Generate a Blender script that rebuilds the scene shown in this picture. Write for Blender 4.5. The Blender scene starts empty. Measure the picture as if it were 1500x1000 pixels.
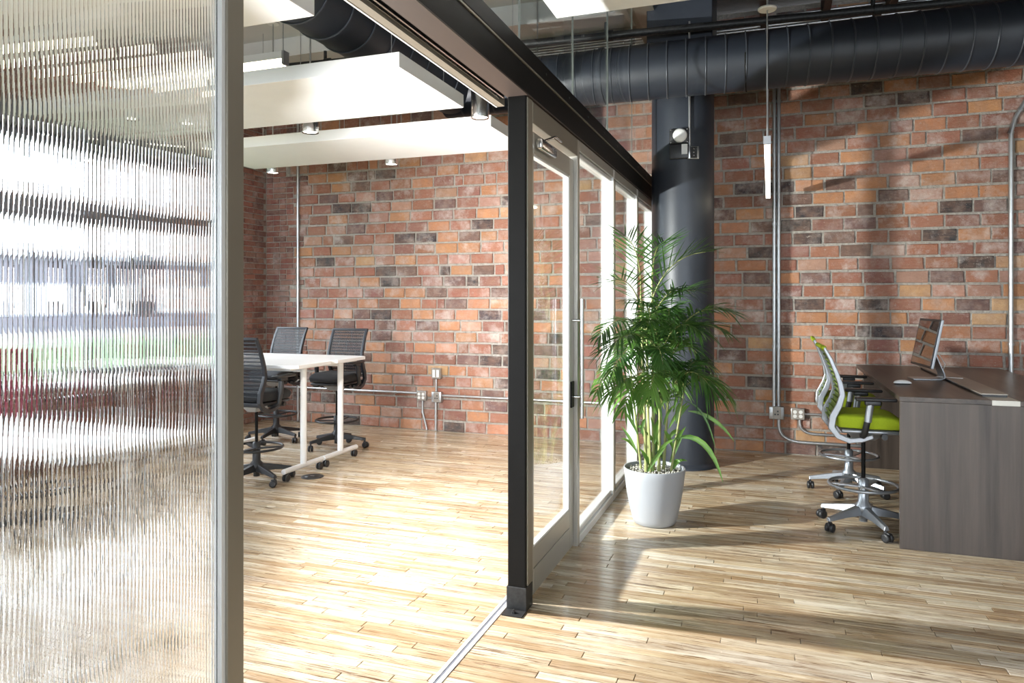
import bpy, bmesh, math, random
from mathutils import Vector, Matrix, Euler
random.seed(7)
SC = bpy.context.scene
COL = SC.collection
PI = math.pi

# ------------------------------------------------------------------ camera
CAM_H, FPX, HORIZON = 1.63, 1060.0, 440.0
TH = math.atan(378 / 1060.0)                 # building axes are turned against the view
SN, CS = math.sin(TH), math.cos(TH)
cam_d = bpy.data.cameras.new('camera')
cam_d.sensor_width = 36.0
cam_d.lens = FPX / 1500 * 36.0
cam_d.shift_y = -(500 - HORIZON) / 1500
cam_d.clip_start = 0.05
cam = bpy.data.objects.new('camera', cam_d)
COL.objects.link(cam)
cam.location = (0, 0, CAM_H)
cam.rotation_euler = (PI / 2, 0, TH)
SC.camera = cam

# ------------------------------------------------------------------ sky, light, exposure
SKY = 9.5
LAMP_POS, LAMP_W = (-3.62, 3.42, 1.72), 1300
world = bpy.data.worlds.new('sky')
SC.world = world
world.use_nodes = True
bg = world.node_tree.nodes['Background']
bg.inputs[0].default_value = (0.86, 0.935, 1.0, 1)
bg.inputs[1].default_value = SKY
SC.view_settings.view_transform = 'Standard'
SC.view_settings.look = 'None'
SC.view_settings.exposure = 0.50
SC.view_settings.gamma = 1.0
SC.view_settings.use_curve_mapping = False
SC.cycles.use_denoising = True
SC.cycles.max_bounces = 10
SC.cycles.diffuse_bounces = 5
SC.cycles.glossy_bounces = 4
SC.cycles.transmission_bounces = 8
SC.cycles.transparent_max_bounces = 16
SC.cycles.sample_clamp_indirect = 6.0
SC.cycles.caustics_reflective = False
SC.cycles.caustics_refractive = False

# ------------------------------------------------------------------ pixel helpers
def ray(px, py):
    r = (px - 750) / FPX
    return (r * CS - SN, CS + r * SN, (HORIZON - py) / FPX)
def ground(px, py, z=0.0):
    a, b, c = ray(px, py)
    d = (z - CAM_H) / c
    return (a * d, b * d)
def on_y(px, py, Y):
    a, b, c = ray(px, py)
    d = Y / b
    return (a * d, CAM_H + c * d)
def proj(x, y, z):
    d = -SN * x + CS * y
    l = CS * x + SN * y
    if d < 0.05: return None
    return (750 + FPX * l / d, HORIZON - FPX * (z - CAM_H) / d, d)

# ------------------------------------------------------------------ mesh builder
class MB:
    def __init__(s):
        s.v, s.f, s.m, s.sm = [], [], [], []
        s.mi = 0
        s.M = Matrix.Identity(4)
    def add(s, vs, fs, smooth=False):
        o = len(s.v)
        s.v += [tuple(s.M @ Vector(p)) for p in vs]
        for f in fs:
            s.f.append(tuple(i + o for i in f)); s.m.append(s.mi); s.sm.append(smooth)
        return s
    def box(s, x0, x1, y0, y1, z0, z1):
        vs = [(x, y, z) for z in (z0, z1) for y in (y0, y1) for x in (x0, x1)]
        return s.add(vs, [(0, 2, 3, 1), (4, 5, 7, 6), (0, 1, 5, 4), (2, 6, 7, 3), (0, 4, 6, 2), (1, 3, 7, 5)])
    def rbox(s, x0, x1, y0, y1, z0, z1, b=0.01, seg=2):
        bm = bmesh.new()
        bmesh.ops.create_cube(bm, size=1)
        for v in bm.verts:
            v.co = Vector(((x0 + x1) / 2 + v.co.x * (x1 - x0), (y0 + y1) / 2 + v.co.y * (y1 - y0), (z0 + z1) / 2 + v.co.z * (z1 - z0)))
        bmesh.ops.bevel(bm, geom=bm.edges[:], offset=b, segments=seg, affect='EDGES', profile=0.5)
        bm.verts.index_update()
        vs = [tuple(v.co) for v in bm.verts]; fs = [tuple(v.index for v in f.verts) for f in bm.faces]
        bm.free()
        return s.add(vs, fs, seg > 1)
    def lathe(s, prof, seg=32, c=(0, 0), cap0=True, cap1=True, smooth=True):
        vs, fs = [], []
        for r, z in prof:
            for k in range(seg):
                a = 2 * PI * k / seg
                vs.append((c[0] + r * math.cos(a), c[1] + r * math.sin(a), z))
        for i in range(len(prof) - 1):
            for k in range(seg):
                k2 = (k + 1) % seg
                fs.append((i * seg + k, i * seg + k2, (i + 1) * seg + k2, (i + 1) * seg + k))
        s.add(vs, fs, smooth)
        if cap0: s.add(vs[:seg], [tuple(range(seg))[::-1]])
        if cap1: s.add(vs[-seg:], [tuple(range(seg))])
        return s
    def tube(s, pts, r, seg=10, close=False, cap=True):
        pts = [Vector(p) for p in pts]
        n = len(pts)
        rs = r if isinstance(r, (list, tuple)) else [r] * n
        tang = []
        for i in range(n):
            if close: t = pts[(i + 1) % n] - pts[i - 1]
            else: t = pts[min(i + 1, n - 1)] - pts[max(i - 1, 0)]
            tang.append(t.normalized())
        up = Vector((0, 0, 1)) if abs(tang[0].z) < 0.9 else Vector((1, 0, 0))
        u = tang[0].cross(up).normalized()
        vs = []
        for i in range(n):
            u = (u - tang[i] * u.dot(tang[i])).normalized()
            w = tang[i].cross(u)
            for k in range(seg):
                a = 2 * PI * k / seg
                vs.append(tuple(pts[i] + (u * math.cos(a) + w * math.sin(a)) * rs[i]))
        fs = []
        for i in range(n if close else n - 1):
            j = (i + 1) % n
            for k in range(seg):
                k2 = (k + 1) % seg
                fs.append((i * seg + k, i * seg + k2, j * seg + k2, j * seg + k))
        s.add(vs, fs, True)
        if cap and not close:
            s.add(vs[:seg], [tuple(range(seg))[::-1]]); s.add(vs[-seg:], [tuple(range(seg))])
        return s
    def ribbon(s, prof, x0, x1, t):
        """bar whose side outline is prof (y,z) thickened by t, between x0 and x1"""
        n = len(prof); P = [Vector((0, a, b)) for a, b in prof]; o, i_ = [], []
        for k in range(n):
            tg = (P[min(k + 1, n - 1)] - P[max(k - 1, 0)]).normalized()
            nn = Vector((0, -tg.z, tg.y)); tt = t[k] if isinstance(t, (list, tuple)) else t
            o.append(P[k] + nn * tt / 2); i_.append(P[k] - nn * tt / 2)
        vs = []
        for k in range(n):
            for x, q in ((x0, o[k]), (x1, o[k]), (x1, i_[k]), (x0, i_[k])): vs.append((x, q.y, q.z))
        fs = [(3, 2, 1, 0), tuple(4 * (n - 1) + j for j in range(4))]
        for k in range(n - 1):
            for j in range(4):
                j2 = (j + 1) % 4
                fs.append((4 * k + j, 4 * k + j2, 4 * k + 4 + j2, 4 * k + 4 + j))
        return s.add(vs, fs)
    def prism(s, poly, z0, z1):
        n = len(poly)
        vs = [(x, y, z0) for x, y in poly] + [(x, y, z1) for x, y in poly]
        fs = [tuple(range(n))[::-1], tuple(range(n, 2 * n))] + [(k, (k + 1) % n, n + (k + 1) % n, n + k) for k in range(n)]
        return s.add(vs, fs)
    def mesh(s, name, mats):
        me = bpy.data.meshes.new(name)
        me.from_pydata(s.v, [], s.f)
        if not isinstance(mats, (list, tuple)): mats = [mats]
        for m in mats: me.materials.append(m)
        me.polygons.foreach_set('material_index', s.m)
        me.polygons.foreach_set('use_smooth', s.sm)
        me.update()
        return me
    def build(s, name, mats, parent=None, bevel=0.0):
        return link(name, s.mesh(name, mats), parent, bevel)
def link(name, me, parent=None, bevel=0.0):
    o = bpy.data.objects.new(name, me)
    COL.objects.link(o)
    if parent is not None: o.parent = parent
    if bevel:
        b = o.modifiers.new('bevel', 'BEVEL'); b.width = bevel; b.segments = 2; b.limit_method = 'ANGLE'; b.harden_normals = False
    return o
def tag(o, label, cat=None, group=None, kind=None):
    o['label'] = label
    if cat: o['category'] = cat
    if group: o['group'] = group
    if kind: o['kind'] = kind
    return o
def thing(name, loc=(0, 0, 0), rz=0.0):
    o = bpy.data.objects.new(name, None)
    o.empty_display_size = 0.1
    COL.objects.link(o)
    o.location = loc; o.rotation_euler = (0, 0, rz)
    return o
def copy_tree(o, parent=None):
    c = o.copy(); COL.objects.link(c); c.parent = parent
    for ch in list(o.children): copy_tree(ch, c)
    return c
def box(name, m, x0, x1, y0, y1, z0, z1, parent=None, bevel=0.0):
    return MB().box(x0, x1, y0, y1, z0, z1).build(name, m, parent, bevel)

# ------------------------------------------------------------------ materials
def new_mat(name):
    m = bpy.data.materials.new(name); m.use_nodes = True
    nt = m.node_tree
    return m, nt, nt.nodes['Principled BSDF']
def N(nt, t, **kw):
    n = nt.nodes.new(t)
    for k, v in kw.items(): setattr(n, k, v)
    return n
def L(nt, a, b): nt.links.new(a, b)
def mixc(nt, fac, a, b, mode='MIX'):
    n = N(nt, 'ShaderNodeMix', data_type='RGBA', blend_type=mode)
    for k, v in ((0, fac), (6, a), (7, b)):
        if hasattr(v, 'links') or hasattr(v, 'is_linked'): L(nt, v, n.inputs[k])
        else: n.inputs[k].default_value = v if not isinstance(v, tuple) or len(v) == 4 else (*v, 1)
    return n.outputs[2]
def ramp(nt, src, p0, p1):
    n = N(nt, 'ShaderNodeMapRange'); n.inputs[1].default_value = p0; n.inputs[2].default_value = p1
    L(nt, src, n.inputs[0]); return n.outputs[0]
def noise(nt, vec, scale, detail=3, rough=0.55, sc=None, off=None):
    n = N(nt, 'ShaderNodeTexNoise'); n.inputs['Scale'].default_value = scale
    n.inputs['Detail'].default_value = detail; n.inputs['Roughness'].default_value = rough
    if sc:
        mp = N(nt, 'ShaderNodeMapping'); mp.inputs['Scale'].default_value = sc
        L(nt, vec, mp.inputs['Vector']); vec = mp.outputs[0]
    L(nt, vec, n.inputs['Vector'])
    return n.outputs['Fac']
def pos(nt): return N(nt, 'ShaderNodeNewGeometry').outputs['Position']
def bump(nt, h, bsdf, strength=0.3, dist=0.01):
    b = N(nt, 'ShaderNodeBump'); b.inputs['Strength'].default_value = strength; b.inputs['Distance'].default_value = dist
    L(nt, h, b.inputs['Height']); L(nt, b.outputs[0], bsdf.inputs['Normal'])
def simple(name, c, rough=0.5, metal=0.0, var=0.12, scale=14, coat=0.0, bmp=0.0):
    m, nt, b = new_mat(name)
    nz = noise(nt, pos(nt), scale)
    lo = tuple(x * (1 - var) for x in c); hi = tuple(min(1, x * (1 + var)) for x in c)
    L(nt, mixc(nt, nz, lo, hi), b.inputs['Base Color'])
    b.inputs['Roughness'].default_value = rough; b.inputs['Metallic'].default_value = metal
    b.inputs['Coat Weight'].default_value = coat
    if bmp: bump(nt, nz, b, bmp, 0.003)
    return m
def emit(name, c, s):
    m, nt, b = new_mat(name)
    b.inputs['Base Color'].default_value = (*c, 1)
    b.inputs['Emission Color'].default_value = (*c, 1); b.inputs['Emission Strength'].default_value = s
    return m
def thin_glass(name, tint=(0.96, 0.98, 0.97), base=0.04):
    m, nt, b = new_mat(name); nt.nodes.remove(b)
    out = nt.nodes['Material Output']
    lw = N(nt, 'ShaderNodeLayerWeight'); lw.inputs[0].default_value = 0.5
    p = N(nt, 'ShaderNodeMath', operation='POWER'); L(nt, lw.outputs['Facing'], p.inputs[0]); p.inputs[1].default_value = 5
    q = N(nt, 'ShaderNodeMath', operation='MULTIPLY_ADD'); L(nt, p.outputs[0], q.inputs[0]); q.inputs[1].default_value = 0.9; q.inputs[2].default_value = base
    t = N(nt, 'ShaderNodeBsdfTransparent'); t.inputs[0].default_value = (*tint, 1)
    g = N(nt, 'ShaderNodeBsdfGlossy'); g.inputs['Roughness'].default_value = 0.0
    mx = N(nt, 'ShaderNodeMixShader'); L(nt, q.outputs[0], mx.inputs[0]); L(nt, t.outputs[0], mx.inputs[1]); L(nt, g.outputs[0], mx.inputs[2])
    L(nt, mx.outputs[0], out.inputs[0])
    return m

def brick_mat(name, use_obj):
    m, nt, b = new_mat(name)
    if use_obj:
        oi = N(nt, 'ShaderNodeObjectInfo'); col = oi.outputs['Color']; al = oi.outputs['Alpha']
    else:
        at = N(nt, 'ShaderNodeAttribute', attribute_name='tint'); col = at.outputs['Color']; al = at.outputs['Alpha']
    p = pos(nt)
    cl = ramp(nt, noise(nt, p, 9, 4, 0.6), 0.35, 0.72)
    c = mixc(nt, cl, col, mixc(nt, 0.55, col, (0.30, 0.17, 0.12)))
    st = ramp(nt, noise(nt, p, 38, 5, 0.7, (0.35, 1, 1.6)), 0.48, 0.80)     # drag marks of the clay
    c = mixc(nt, st, c, mixc(nt, 0.20, c, (0.72, 0.50, 0.36)))
    ef = ramp(nt, noise(nt, p, 5.2, 6, 0.72), 0.47, 0.78)                    # whitish bloom on the clay
    ef2 = N(nt, 'ShaderNodeMath', operation='MULTIPLY'); L(nt, ef, ef2.inputs[0]); L(nt, al, ef2.inputs[1])
    c = mixc(nt, ef2.outputs[0], c, (0.66, 0.575, 0.53))
    sp = ramp(nt, noise(nt, p, 95, 2, 0.5), 0.70, 0.74)
    c = mixc(nt, sp, c, mixc(nt, 0.4, c, (0.8, 0.72, 0.66)))
    sm_ = ramp(nt, noise(nt, p, 14, 6, 0.75, (.8, 1, 1.2)), 0.63, 0.70)        # mortar smeared over the faces
    c = mixc(nt, sm_, c, (0.46, 0.41, 0.36))
    dk = ramp(nt, noise(nt, p, 60, 3, 0.6), 0.30, 0.22)
    c = mixc(nt, dk, c, (0.05, 0.03, 0.025))
    L(nt, c, b.inputs['Base Color'])
    b.inputs['Roughness'].default_value = 0.82
    b.inputs['Specular IOR Level'].default_value = 0.3
    bump(nt, noise(nt, p, 40, 7, 0.75), b, 0.8, 0.016)
    return m
M = {}
M['brick_o'] = brick_mat('brick_clay', True)
M['brick_s'] = brick_mat('brick_clay_small', False)
def mortar():
    m, nt, b = new_mat('mortar'); p = pos(nt)
    n1 = noise(nt, p, 22, 5, 0.7); n2 = noise(nt, p, 3, 3)
    c = mixc(nt, ramp(nt, n1, .3, .7), (0.30, 0.27, 0.235), (0.56, 0.52, 0.47))
    c = mixc(nt, ramp(nt, n2, .45, .7), c, (0.42, 0.375, 0.325))
    L(nt, c, b.inputs['Base Color']); b.inputs['Roughness'].default_value = 0.95
    bump(nt, n1, b, 1.0, 0.035)
    return m
M['mortar'] = mortar()

def plank_mat(name, use_obj):
    m, nt, b = new_mat(name)
    if use_obj:
        oi = N(nt, 'ShaderNodeObjectInfo'); col = oi.outputs['Color']; al = oi.outputs['Alpha']
    else:
        at = N(nt, 'ShaderNodeAttribute', attribute_name='tint'); col = at.outputs['Color']; al = at.outputs['Alpha']
    p = pos(nt)
    sh = N(nt, 'ShaderNodeVectorMath', operation='SCALE'); sh.inputs[0].default_value = (13.7, 7.3, 3.1); L(nt, al, sh.inputs['Scale'])
    ad = N(nt, 'ShaderNodeVectorMath', operation='ADD'); L(nt, p, ad.inputs[0]); L(nt, sh.outputs[0], ad.inputs[1])
    q = ad.outputs[0]
    g = ramp(nt, noise(nt, q, 1.0, 6, 0.66, (2.2, 42, 1)), 0.36, 0.72)      # grain along the board
    c = mixc(nt, g, col, mixc(nt, 0.66, col, (0.27, 0.165, 0.08)))
    w = ramp(nt, noise(nt, q, 1.0, 4, 0.6, (1.1, 34, 1)), 0.5, 0.70)
    c = mixc(nt, w, c, mixc(nt, 0.55, c, (0.82, 0.74, 0.60)))
    big = ramp(nt, noise(nt, p, 1.0, 6, 0.68, (1.6, 6.5, 1)), 0.47, 0.66)     # worn brown patches
    c = mixc(nt, big, c, mixc(nt, 0.62, c, (0.27, 0.155, 0.07)))
    st = ramp(nt, noise(nt, q, 1.0, 5, 0.68, (2.3, 40, 1)), 0.555, 0.64)     # dark stains
    stm = N(nt, 'ShaderNodeMath', operation='MULTIPLY'); L(nt, st, stm.inputs[0]); L(nt, ramp(nt, noise(nt, p, 1.0, 4, .6, (1.3, 3.2, 1)), .42, .60), stm.inputs[1]); st = stm.outputs[0]
    c = mixc(nt, st, c, mixc(nt, 0.92, c, (0.105, 0.050, 0.020)))
    fl = ramp(nt, noise(nt, q, 1.0, 2, 0.5, (7, 150, 1)), 0.61, 0.68)
    c = mixc(nt, fl, c, (0.16, 0.085, 0.04))
    L(nt, c, b.inputs['Base Color'])
    L(nt, N_map(nt, noise(nt, q, 3, 2), 0.22, 0.30), b.inputs['Roughness'])
    b.inputs['Coat Weight'].default_value = 0.35; b.inputs['Coat Roughness'].default_value = 0.12
    bump(nt, noise(nt, q, 1.0, 4, 0.6, (3, 70, 1)), b, 0.10, 0.004)
    return m
def N_map(nt, src, lo, hi):
    n = N(nt, 'ShaderNodeMapRange'); n.inputs[3].default_value = lo; n.inputs[4].default_value = hi
    L(nt, src, n.inputs[0]); return n.outputs[0]
M['plank_o'] = plank_mat('maple_board', True)
M['plank_s'] = plank_mat('maple_board_far', False)

def laminate(name, axis):
    m, nt, b = new_mat(name); p = pos(nt)
    sc = {'z': (26, 26, 1.2), 'y': (26, 1.2, 26)}[axis]
    sc2 = {'z': (6, 6, 0.35), 'y': (6, .35, 6)}[axis]
    n1 = ramp(nt, noise(nt, p, 1.0, 6, 0.65, sc), .3, .7); n2 = ramp(nt, noise(nt, p, 1.0, 4, .6, sc2), .35, .68)
    c = mixc(nt, n1, (0.014, 0.0095, 0.008), (0.060, 0.045, 0.037))
    c = mixc(nt, n2, c, mixc(nt, 0.5, c, (0.115, 0.09, 0.074)))
    L(nt, c, b.inputs['Base Color']); b.inputs['Roughness'].default_value = 0.34
    return m
M['lam_z'] = laminate('dark_wood_upright', 'z'); M['lam_y'] = laminate('dark_wood_flat', 'y')
M['steel'] = simple('black_steel', (0.006, 0.0055, 0.005), 0.5, 0.0, 0.3, 8)
M['steel'].node_tree.nodes['Principled BSDF'].inputs['Specular IOR Level'].default_value = 0.14
M['steel_worn'] = simple('worn_black_steel', (0.03, 0.03, 0.03), 0.5, 0.4, 0.8, 40)
M['bronze'] = simple('bronze_soffit', (0.065, 0.048, 0.040), 0.5, 0.4, 0.08, 4)
M['alu'] = simple('clear_anodised_aluminium', (0.42, 0.40, 0.355), 0.36, 0.5, 0.05, 5)
M['alu_white'] = simple('satin_aluminium', (0.78, 0.78, 0.77), 0.34, 0.25, 0.04, 5)
M['champagne'] = simple('champagne_aluminium', (0.25, 0.225, 0.18), 0.42, 0.5, 0.06, 4)
M['chrome'] = simple('brushed_steel', (0.70, 0.70, 0.70), 0.22, 1.0, 0.06, 30)
M['galv'] = simple('galvanised_conduit', (0.52, 0.53, 0.54), 0.33, 0.85, 0.10, 30)
M['silver'] = simple('silver_plastic', (0.34, 0.355, 0.38), 0.30, 0.6, 0.04, 10)
M['white'] = simple('white_laminate', (0.86, 0.87, 0.88), 0.30, 0.0, 0.02, 6)
M['cloud'] = simple('white_acoustic_board', (0.88, 0.885, 0.89), 0.85, 0.0, 0.03, 6)
M['ceil'] = simple('painted_slab', (0.62, 0.62, 0.60), 0.9, 0.0, 0.10, 2)
M['plaster'] = simple('pale_plaster', (0.66, 0.65, 0.62), 0.9, 0.0, 0.05, 3)
M['timber'] = simple('dark_timber', (0.055, 0.032, 0.024), 0.8, 0.0, 0.4, 12)
M['duct'] = simple('black_duct_paint', (0.018, 0.0225, 0.032), 0.45, 0.0, 0.2, 6)
M['ductrib'] = simple('duct_seam', (0.05, 0.057, 0.07), 0.34, 0.2, 0.1, 6)
M['column'] = simple('black_column_paint', (0.026, 0.031, 0.042), 0.42, 0.0, 0.25, 5, bmp=0.15)
M['black'] = simple('black_plastic', (0.020, 0.020, 0.022), 0.42, 0.0, 0.15, 20)
M['blackfab'] = simple('black_fabric', (0.022, 0.023, 0.027), 0.9, 0.0, 0.3, 200)
M['navy'] = simple('graphite_plastic', (0.017, 0.020, 0.027), 0.40, 0.0, 0.15, 20)
M['lime'] = simple('lime_fabric', (0.36, 0.47, 0.012), 0.85, 0.0, 0.14, 120, bmp=0.2)
M['limedark'] = simple('lime_slat', (0.17, 0.24, 0.05), 0.7, 0.0, 0.2, 60)
M['red'] = simple('deep_red_fabric', (0.20, 0.012, 0.03), 0.85, 0.0, 0.2, 100)
M['pot'] = simple('grey_planter', (0.33, 0.345, 0.375), 0.40, 0.0, 0.03, 5)
M['gravel'] = simple('pale_gravel', (0.50, 0.48, 0.43), 0.9, 0.0, 0.7, 60)
M['soil'] = simple('dark_soil', (0.06, 0.045, 0.03), 0.95, 0, .4, 40)
M['glass'] = thin_glass('clear_glass')
M['wglass'] = thin_glass('window_glass', (0.97, 0.98, 0.99))
M['joint'] = simple('glass_joint', (0.12, 0.13, 0.12), 0.3, 0.0)
M['taupe'] = simple('taupe_cover', (0.30, 0.265, 0.23), 0.4, 0.3, 0.05, 8)
M['grass'] = simple('lawn', (0.045, 0.085, 0.025), 0.95, 0.0, 0.5, 1.2)
M['farwall'] = simple('far_grey_wall', (0.085, 0.085, 0.10), 0.9, 0.0, 0.2, .3)
M['asphalt'] = simple('pale_paving', (0.12, 0.12, 0.12), 0.95, 0.0, 0.15, 1)
M['led'] = emit('warm_led', (1.0, 0.90, 0.68), 7.0)
M['ledw'] = emit('downlight_lens', (1.0, 0.93, 0.80), 9.0)
M['bulb'] = emit('lamp_bulb', (1.0, 0.97, 0.92), 30.0)
M['screw'] = simple('dark_screw', (0.05, 0.05, 0.05), 0.4, 0.6)
M['socket'] = simple('white_socket', (0.75, 0.74, 0.72), 0.5)
M['winframe'] = simple('grey_window_frame', (0.16, 0.17, 0.20), 0.5)
def screen_mat():
    m, nt, b = new_mat('glossy_black_screen')
    L(nt, mixc(nt, noise(nt, pos(nt), 3), (0.004, 0.004, 0.005), (0.006, 0.006, 0.008)), b.inputs['Base Color'])
    b.inputs['Roughness'].default_value = 0.02; b.inputs['IOR'].default_value = 2.6
    return m
M['screen'] = screen_mat()
def reeded():
    m, nt, b = new_mat('reeded_glass')
    c = mixc(nt, noise(nt, pos(nt), 4), (0.97, 0.975, 0.985), (0.985, 0.99, 0.99))
    L(nt, c, b.inputs['Base Color'])
    b.inputs['Transmission Weight'].default_value = 1.0; b.inputs['Roughness'].default_value = 0.0; b.inputs['IOR'].default_value = 1.46
    return m
M['reeded'] = reeded()
def leaf_mat(name, c0, c1):
    m, nt, b = new_mat(name)
    L(nt, mixc(nt, ramp(nt, noise(nt, pos(nt), 9, 3), .35, .65), c0, c1), b.inputs['Base Color'])
    b.inputs['Roughness'].default_value = 0.38
    tr = N(nt, 'ShaderNodeBsdfTranslucent'); tr.inputs[0].default_value = (c1[0] * 1.3, c1[1] * 1.4, c1[2], 1)
    mx = N(nt, 'ShaderNodeMixShader'); mx.inputs[0].default_value = 0.22
    L(nt, b.outputs[0], mx.inputs[1]); L(nt, tr.outputs[0], mx.inputs[2]); L(nt, mx.outputs[0], nt.nodes['Material Output'].inputs[0])
    return m
M['leaf'] = leaf_mat('palm_leaf', (0.018, 0.060, 0.016), (0.070, 0.160, 0.035))
M['leaf2'] = leaf_mat('palm_leaf_young', (0.06, 0.15, 0.025), (0.14, 0.27, 0.055))
M['cane'] = simple('palm_cane', (0.26, 0.28, 0.10), 0.5, 0.0, 0.3, 25)
def mesh_fabric():
    m, nt, b = new_mat('black_mesh_fabric')
    L(nt, mixc(nt, noise(nt, pos(nt), 300), (0.012, 0.012, 0.014), (0.03, 0.03, 0.035)), b.inputs['Base Color'])
    t = N(nt, 'ShaderNodeBsdfTransparent'); mx = N(nt, 'ShaderNodeMixShader'); mx.inputs[0].default_value = 0.50
    L(nt, t.outputs[0], mx.inputs[1]); L(nt, b.outputs[0], mx.inputs[2]); L(nt, mx.outputs[0], nt.nodes['Material Output'].inputs[0])
    return m
M['mesh'] = mesh_fabric()

# ------------------------------------------------------------------ room shell
XL, XR, YB, YF, ZC = -6.51, 6.5, 8.22, -5.0, 4.75
XP = -1.25                                   # plane of the glass partition

fl = box('floor', M['timber'], XL - .3, XR, YF, YB + .3, -0.25, -0.014)
tag(fl, 'old maple strip floor with worn brown stains', kind='structure')
PW = 0.060
def set_tint(me, cols, per):
    at = me.color_attributes.new('tint', 'FLOAT_COLOR', 'CORNER')
    buf = []
    for p in me.polygons:
        c = cols[p.index // per]
        buf += list(c) * p.loop_total
    at.data.foreach_set('color', buf)
def plank_tint():
    t = random.random(); v = random.uniform(.84, 1.10)
    if t < .34: c = (0.60, 0.485, 0.325)
    elif t < .62: c = (0.68, 0.59, 0.44)
    elif t < .84: c = (0.50, 0.375, 0.235)
    elif t < .94: c = (0.76, 0.68, 0.55)
    else: c = (0.38, 0.265, 0.15)
    return (c[0] * v, c[1] * v, c[2] * v, random.random())
planks = []
row = 0; y = YF
rng = random.Random(11)
while y < YB - 0.01:
    x = XL - rng.uniform(0, 1.5)
    while x < XR:
        ln = rng.choice((rng.uniform(.45, 1.1), rng.uniform(.8, 1.8), rng.uniform(.3, .7)))
        x0, x1 = max(x, XL), min(x + ln, XR)
        if x1 - x0 > .05: planks.append((x0, x1, y, min(y + PW, YB)))
        x += ln
    y += PW; row += 1
def area_of(corners):
    P = [proj(*c) for c in corners]
    if any(p is None for p in P): return 0
    xs = [min(max(p[0], 345), 1500) for p in P]; ys = [min(max(p[1], 0), 1000) for p in P]
    a = 0
    for i in range(4): a += xs[i] * ys[(i + 1) % 4] - xs[(i + 1) % 4] * ys[i]
    return abs(a) / 2
sc_ = sorted(range(len(planks)), key=lambda i: -area_of([(planks[i][0], planks[i][2], 0), (planks[i][1], planks[i][2], 0), (planks[i][1], planks[i][3], 0), (planks[i][0], planks[i][3], 0)]))
near = set(sc_[:300])
GAP = 0.0015
bev = 0.0016
def plank_geo(x0, x1, y0, y1, ez):
    z0, z1 = -0.02, ez
    b = bev
    vs = [(x0, y0, z0), (x1, y0, z0), (x1, y1, z0), (x0, y1, z0),
          (x0, y0, z1 - b), (x1, y0, z1 - b), (x1, y1, z1 - b), (x0, y1, z1 - b),
          (x0 + b, y0 + b, z1), (x1 - b, y0 + b, z1), (x1 - b, y1 - b, z1), (x0 + b, y1 - b, z1)]
    fs = [(0, 1, 5, 4), (1, 2, 6, 5), (2, 3, 7, 6), (3, 0, 4, 7), (4, 5, 9, 8), (5, 6, 10, 9), (6, 7, 11, 10), (7, 4, 8, 11), (8, 9, 10, 11)]
    return vs, fs
far = MB(); far_cols = []
for i, (x0, x1, y0, y1) in enumerate(planks):
    if i in near:
        mb = MB(); c = ((x0 + x1) / 2, (y0 + y1) / 2)
        hx, hy = (x1 - x0) / 2 - GAP, (y1 - y0) / 2 - GAP
        mb.add(*plank_geo(-hx, hx, -hy, hy, 0))
        o = mb.build('plank', M['plank_o'], fl); o.location = (c[0], c[1], random.uniform(-.0009, 0)); o.color = plank_tint()
    else:
        far.add(*plank_geo(x0 + GAP, x1 - GAP, y0 + GAP, y1 - GAP, random.uniform(-.0009, 0))); far_cols.append(plank_tint())
o = far.build('far_planks', M['plank_s'], fl); set_tint(o.data, far_cols, 9); o['kind'] = 'stuff'

# bricks -----------------------------------------------------------
PAL = [((0.36, 0.150, 0.098), .29, .7), ((0.52, 0.240, 0.122), .21, .55), ((0.27, 0.120, 0.092), .15, .8), ((0.46, 0.260, 0.195), .14, 1.0),
       ((0.150, 0.092, 0.082), .11, .6), ((0.055, 0.049, 0.053), .07, .6), ((0.54, 0.32, 0.17), .03, .4)]
def brick_tint(r):
    t = r.random(); s = 0
    for c, w, e in PAL:
        s += w
        if t <= s: break
    v = r.uniform(.82, 1.15)
    return (c[0] * v, c[1] * v * r.uniform(.94, 1.06), c[2] * v * r.uniform(.92, 1.08), min(1, e * r.uniform(.4, 1.7)))
def brick_geo(L_, Hh, D, r, j=0.0055):
    """front faces -Y, back at y=0, centre at origin"""
    b = .006
    J = lambda: r.uniform(-j, j)
    l, h = L_ / 2, Hh / 2
    base = [(-l, 0, -h), (l, 0, -h), (l, 0, h), (-l, 0, h)]
    sh = [(x + J(), -D + b, z + J()) for x, _, z in base]
    fr = [(x - math.copysign(b, x) + J(), -D + J() * .5, z - math.copysign(b, z) + J()) for x, _, z in base]
    vs = base + sh + fr
    fs = []
    for o_ in (0, 4):
        for k in range(4):
            k2 = (k + 1) % 4
            fs.append((o_ + k, o_ + k2, o_ + 4 + k2, o_ + 4 + k))
    fs.append((8, 9, 10, 11))
    return vs, fs
RP, BH = 0.1386, 0.1130
wb = box('wall_back', M['mortar'], XL - .3, XR, YB, YB + .3, -.25, ZC)
tag(wb, 'old brick wall of big red, orange and charcoal bricks', kind='structure')
rng = random.Random(5)
bricks = []
r_ = 0; z = 0.008
while z < ZC - .1:
    x = -6.02 + rng.uniform(-.05, .1) + (.15 if r_ % 2 else 0) - (.10 if r_ % 3 == 0 else 0)
    # small bricks toothed in at the corner
    while x < XR:
        t = rng.random()
        ln = .277 + rng.uniform(-.012, .012)
        if t < .05: ln = rng.uniform(.09, .15)
        elif t < .10: ln = rng.uniform(.19, .24)
        if x + ln > XR: break
        bricks.append((x, x + ln, z + rng.uniform(-.002, .002), BH + rng.uniform(-.004, .003)))
        x += ln + .022 + rng.uniform(-.003, .004)
    z += RP; r_ += 1
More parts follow.
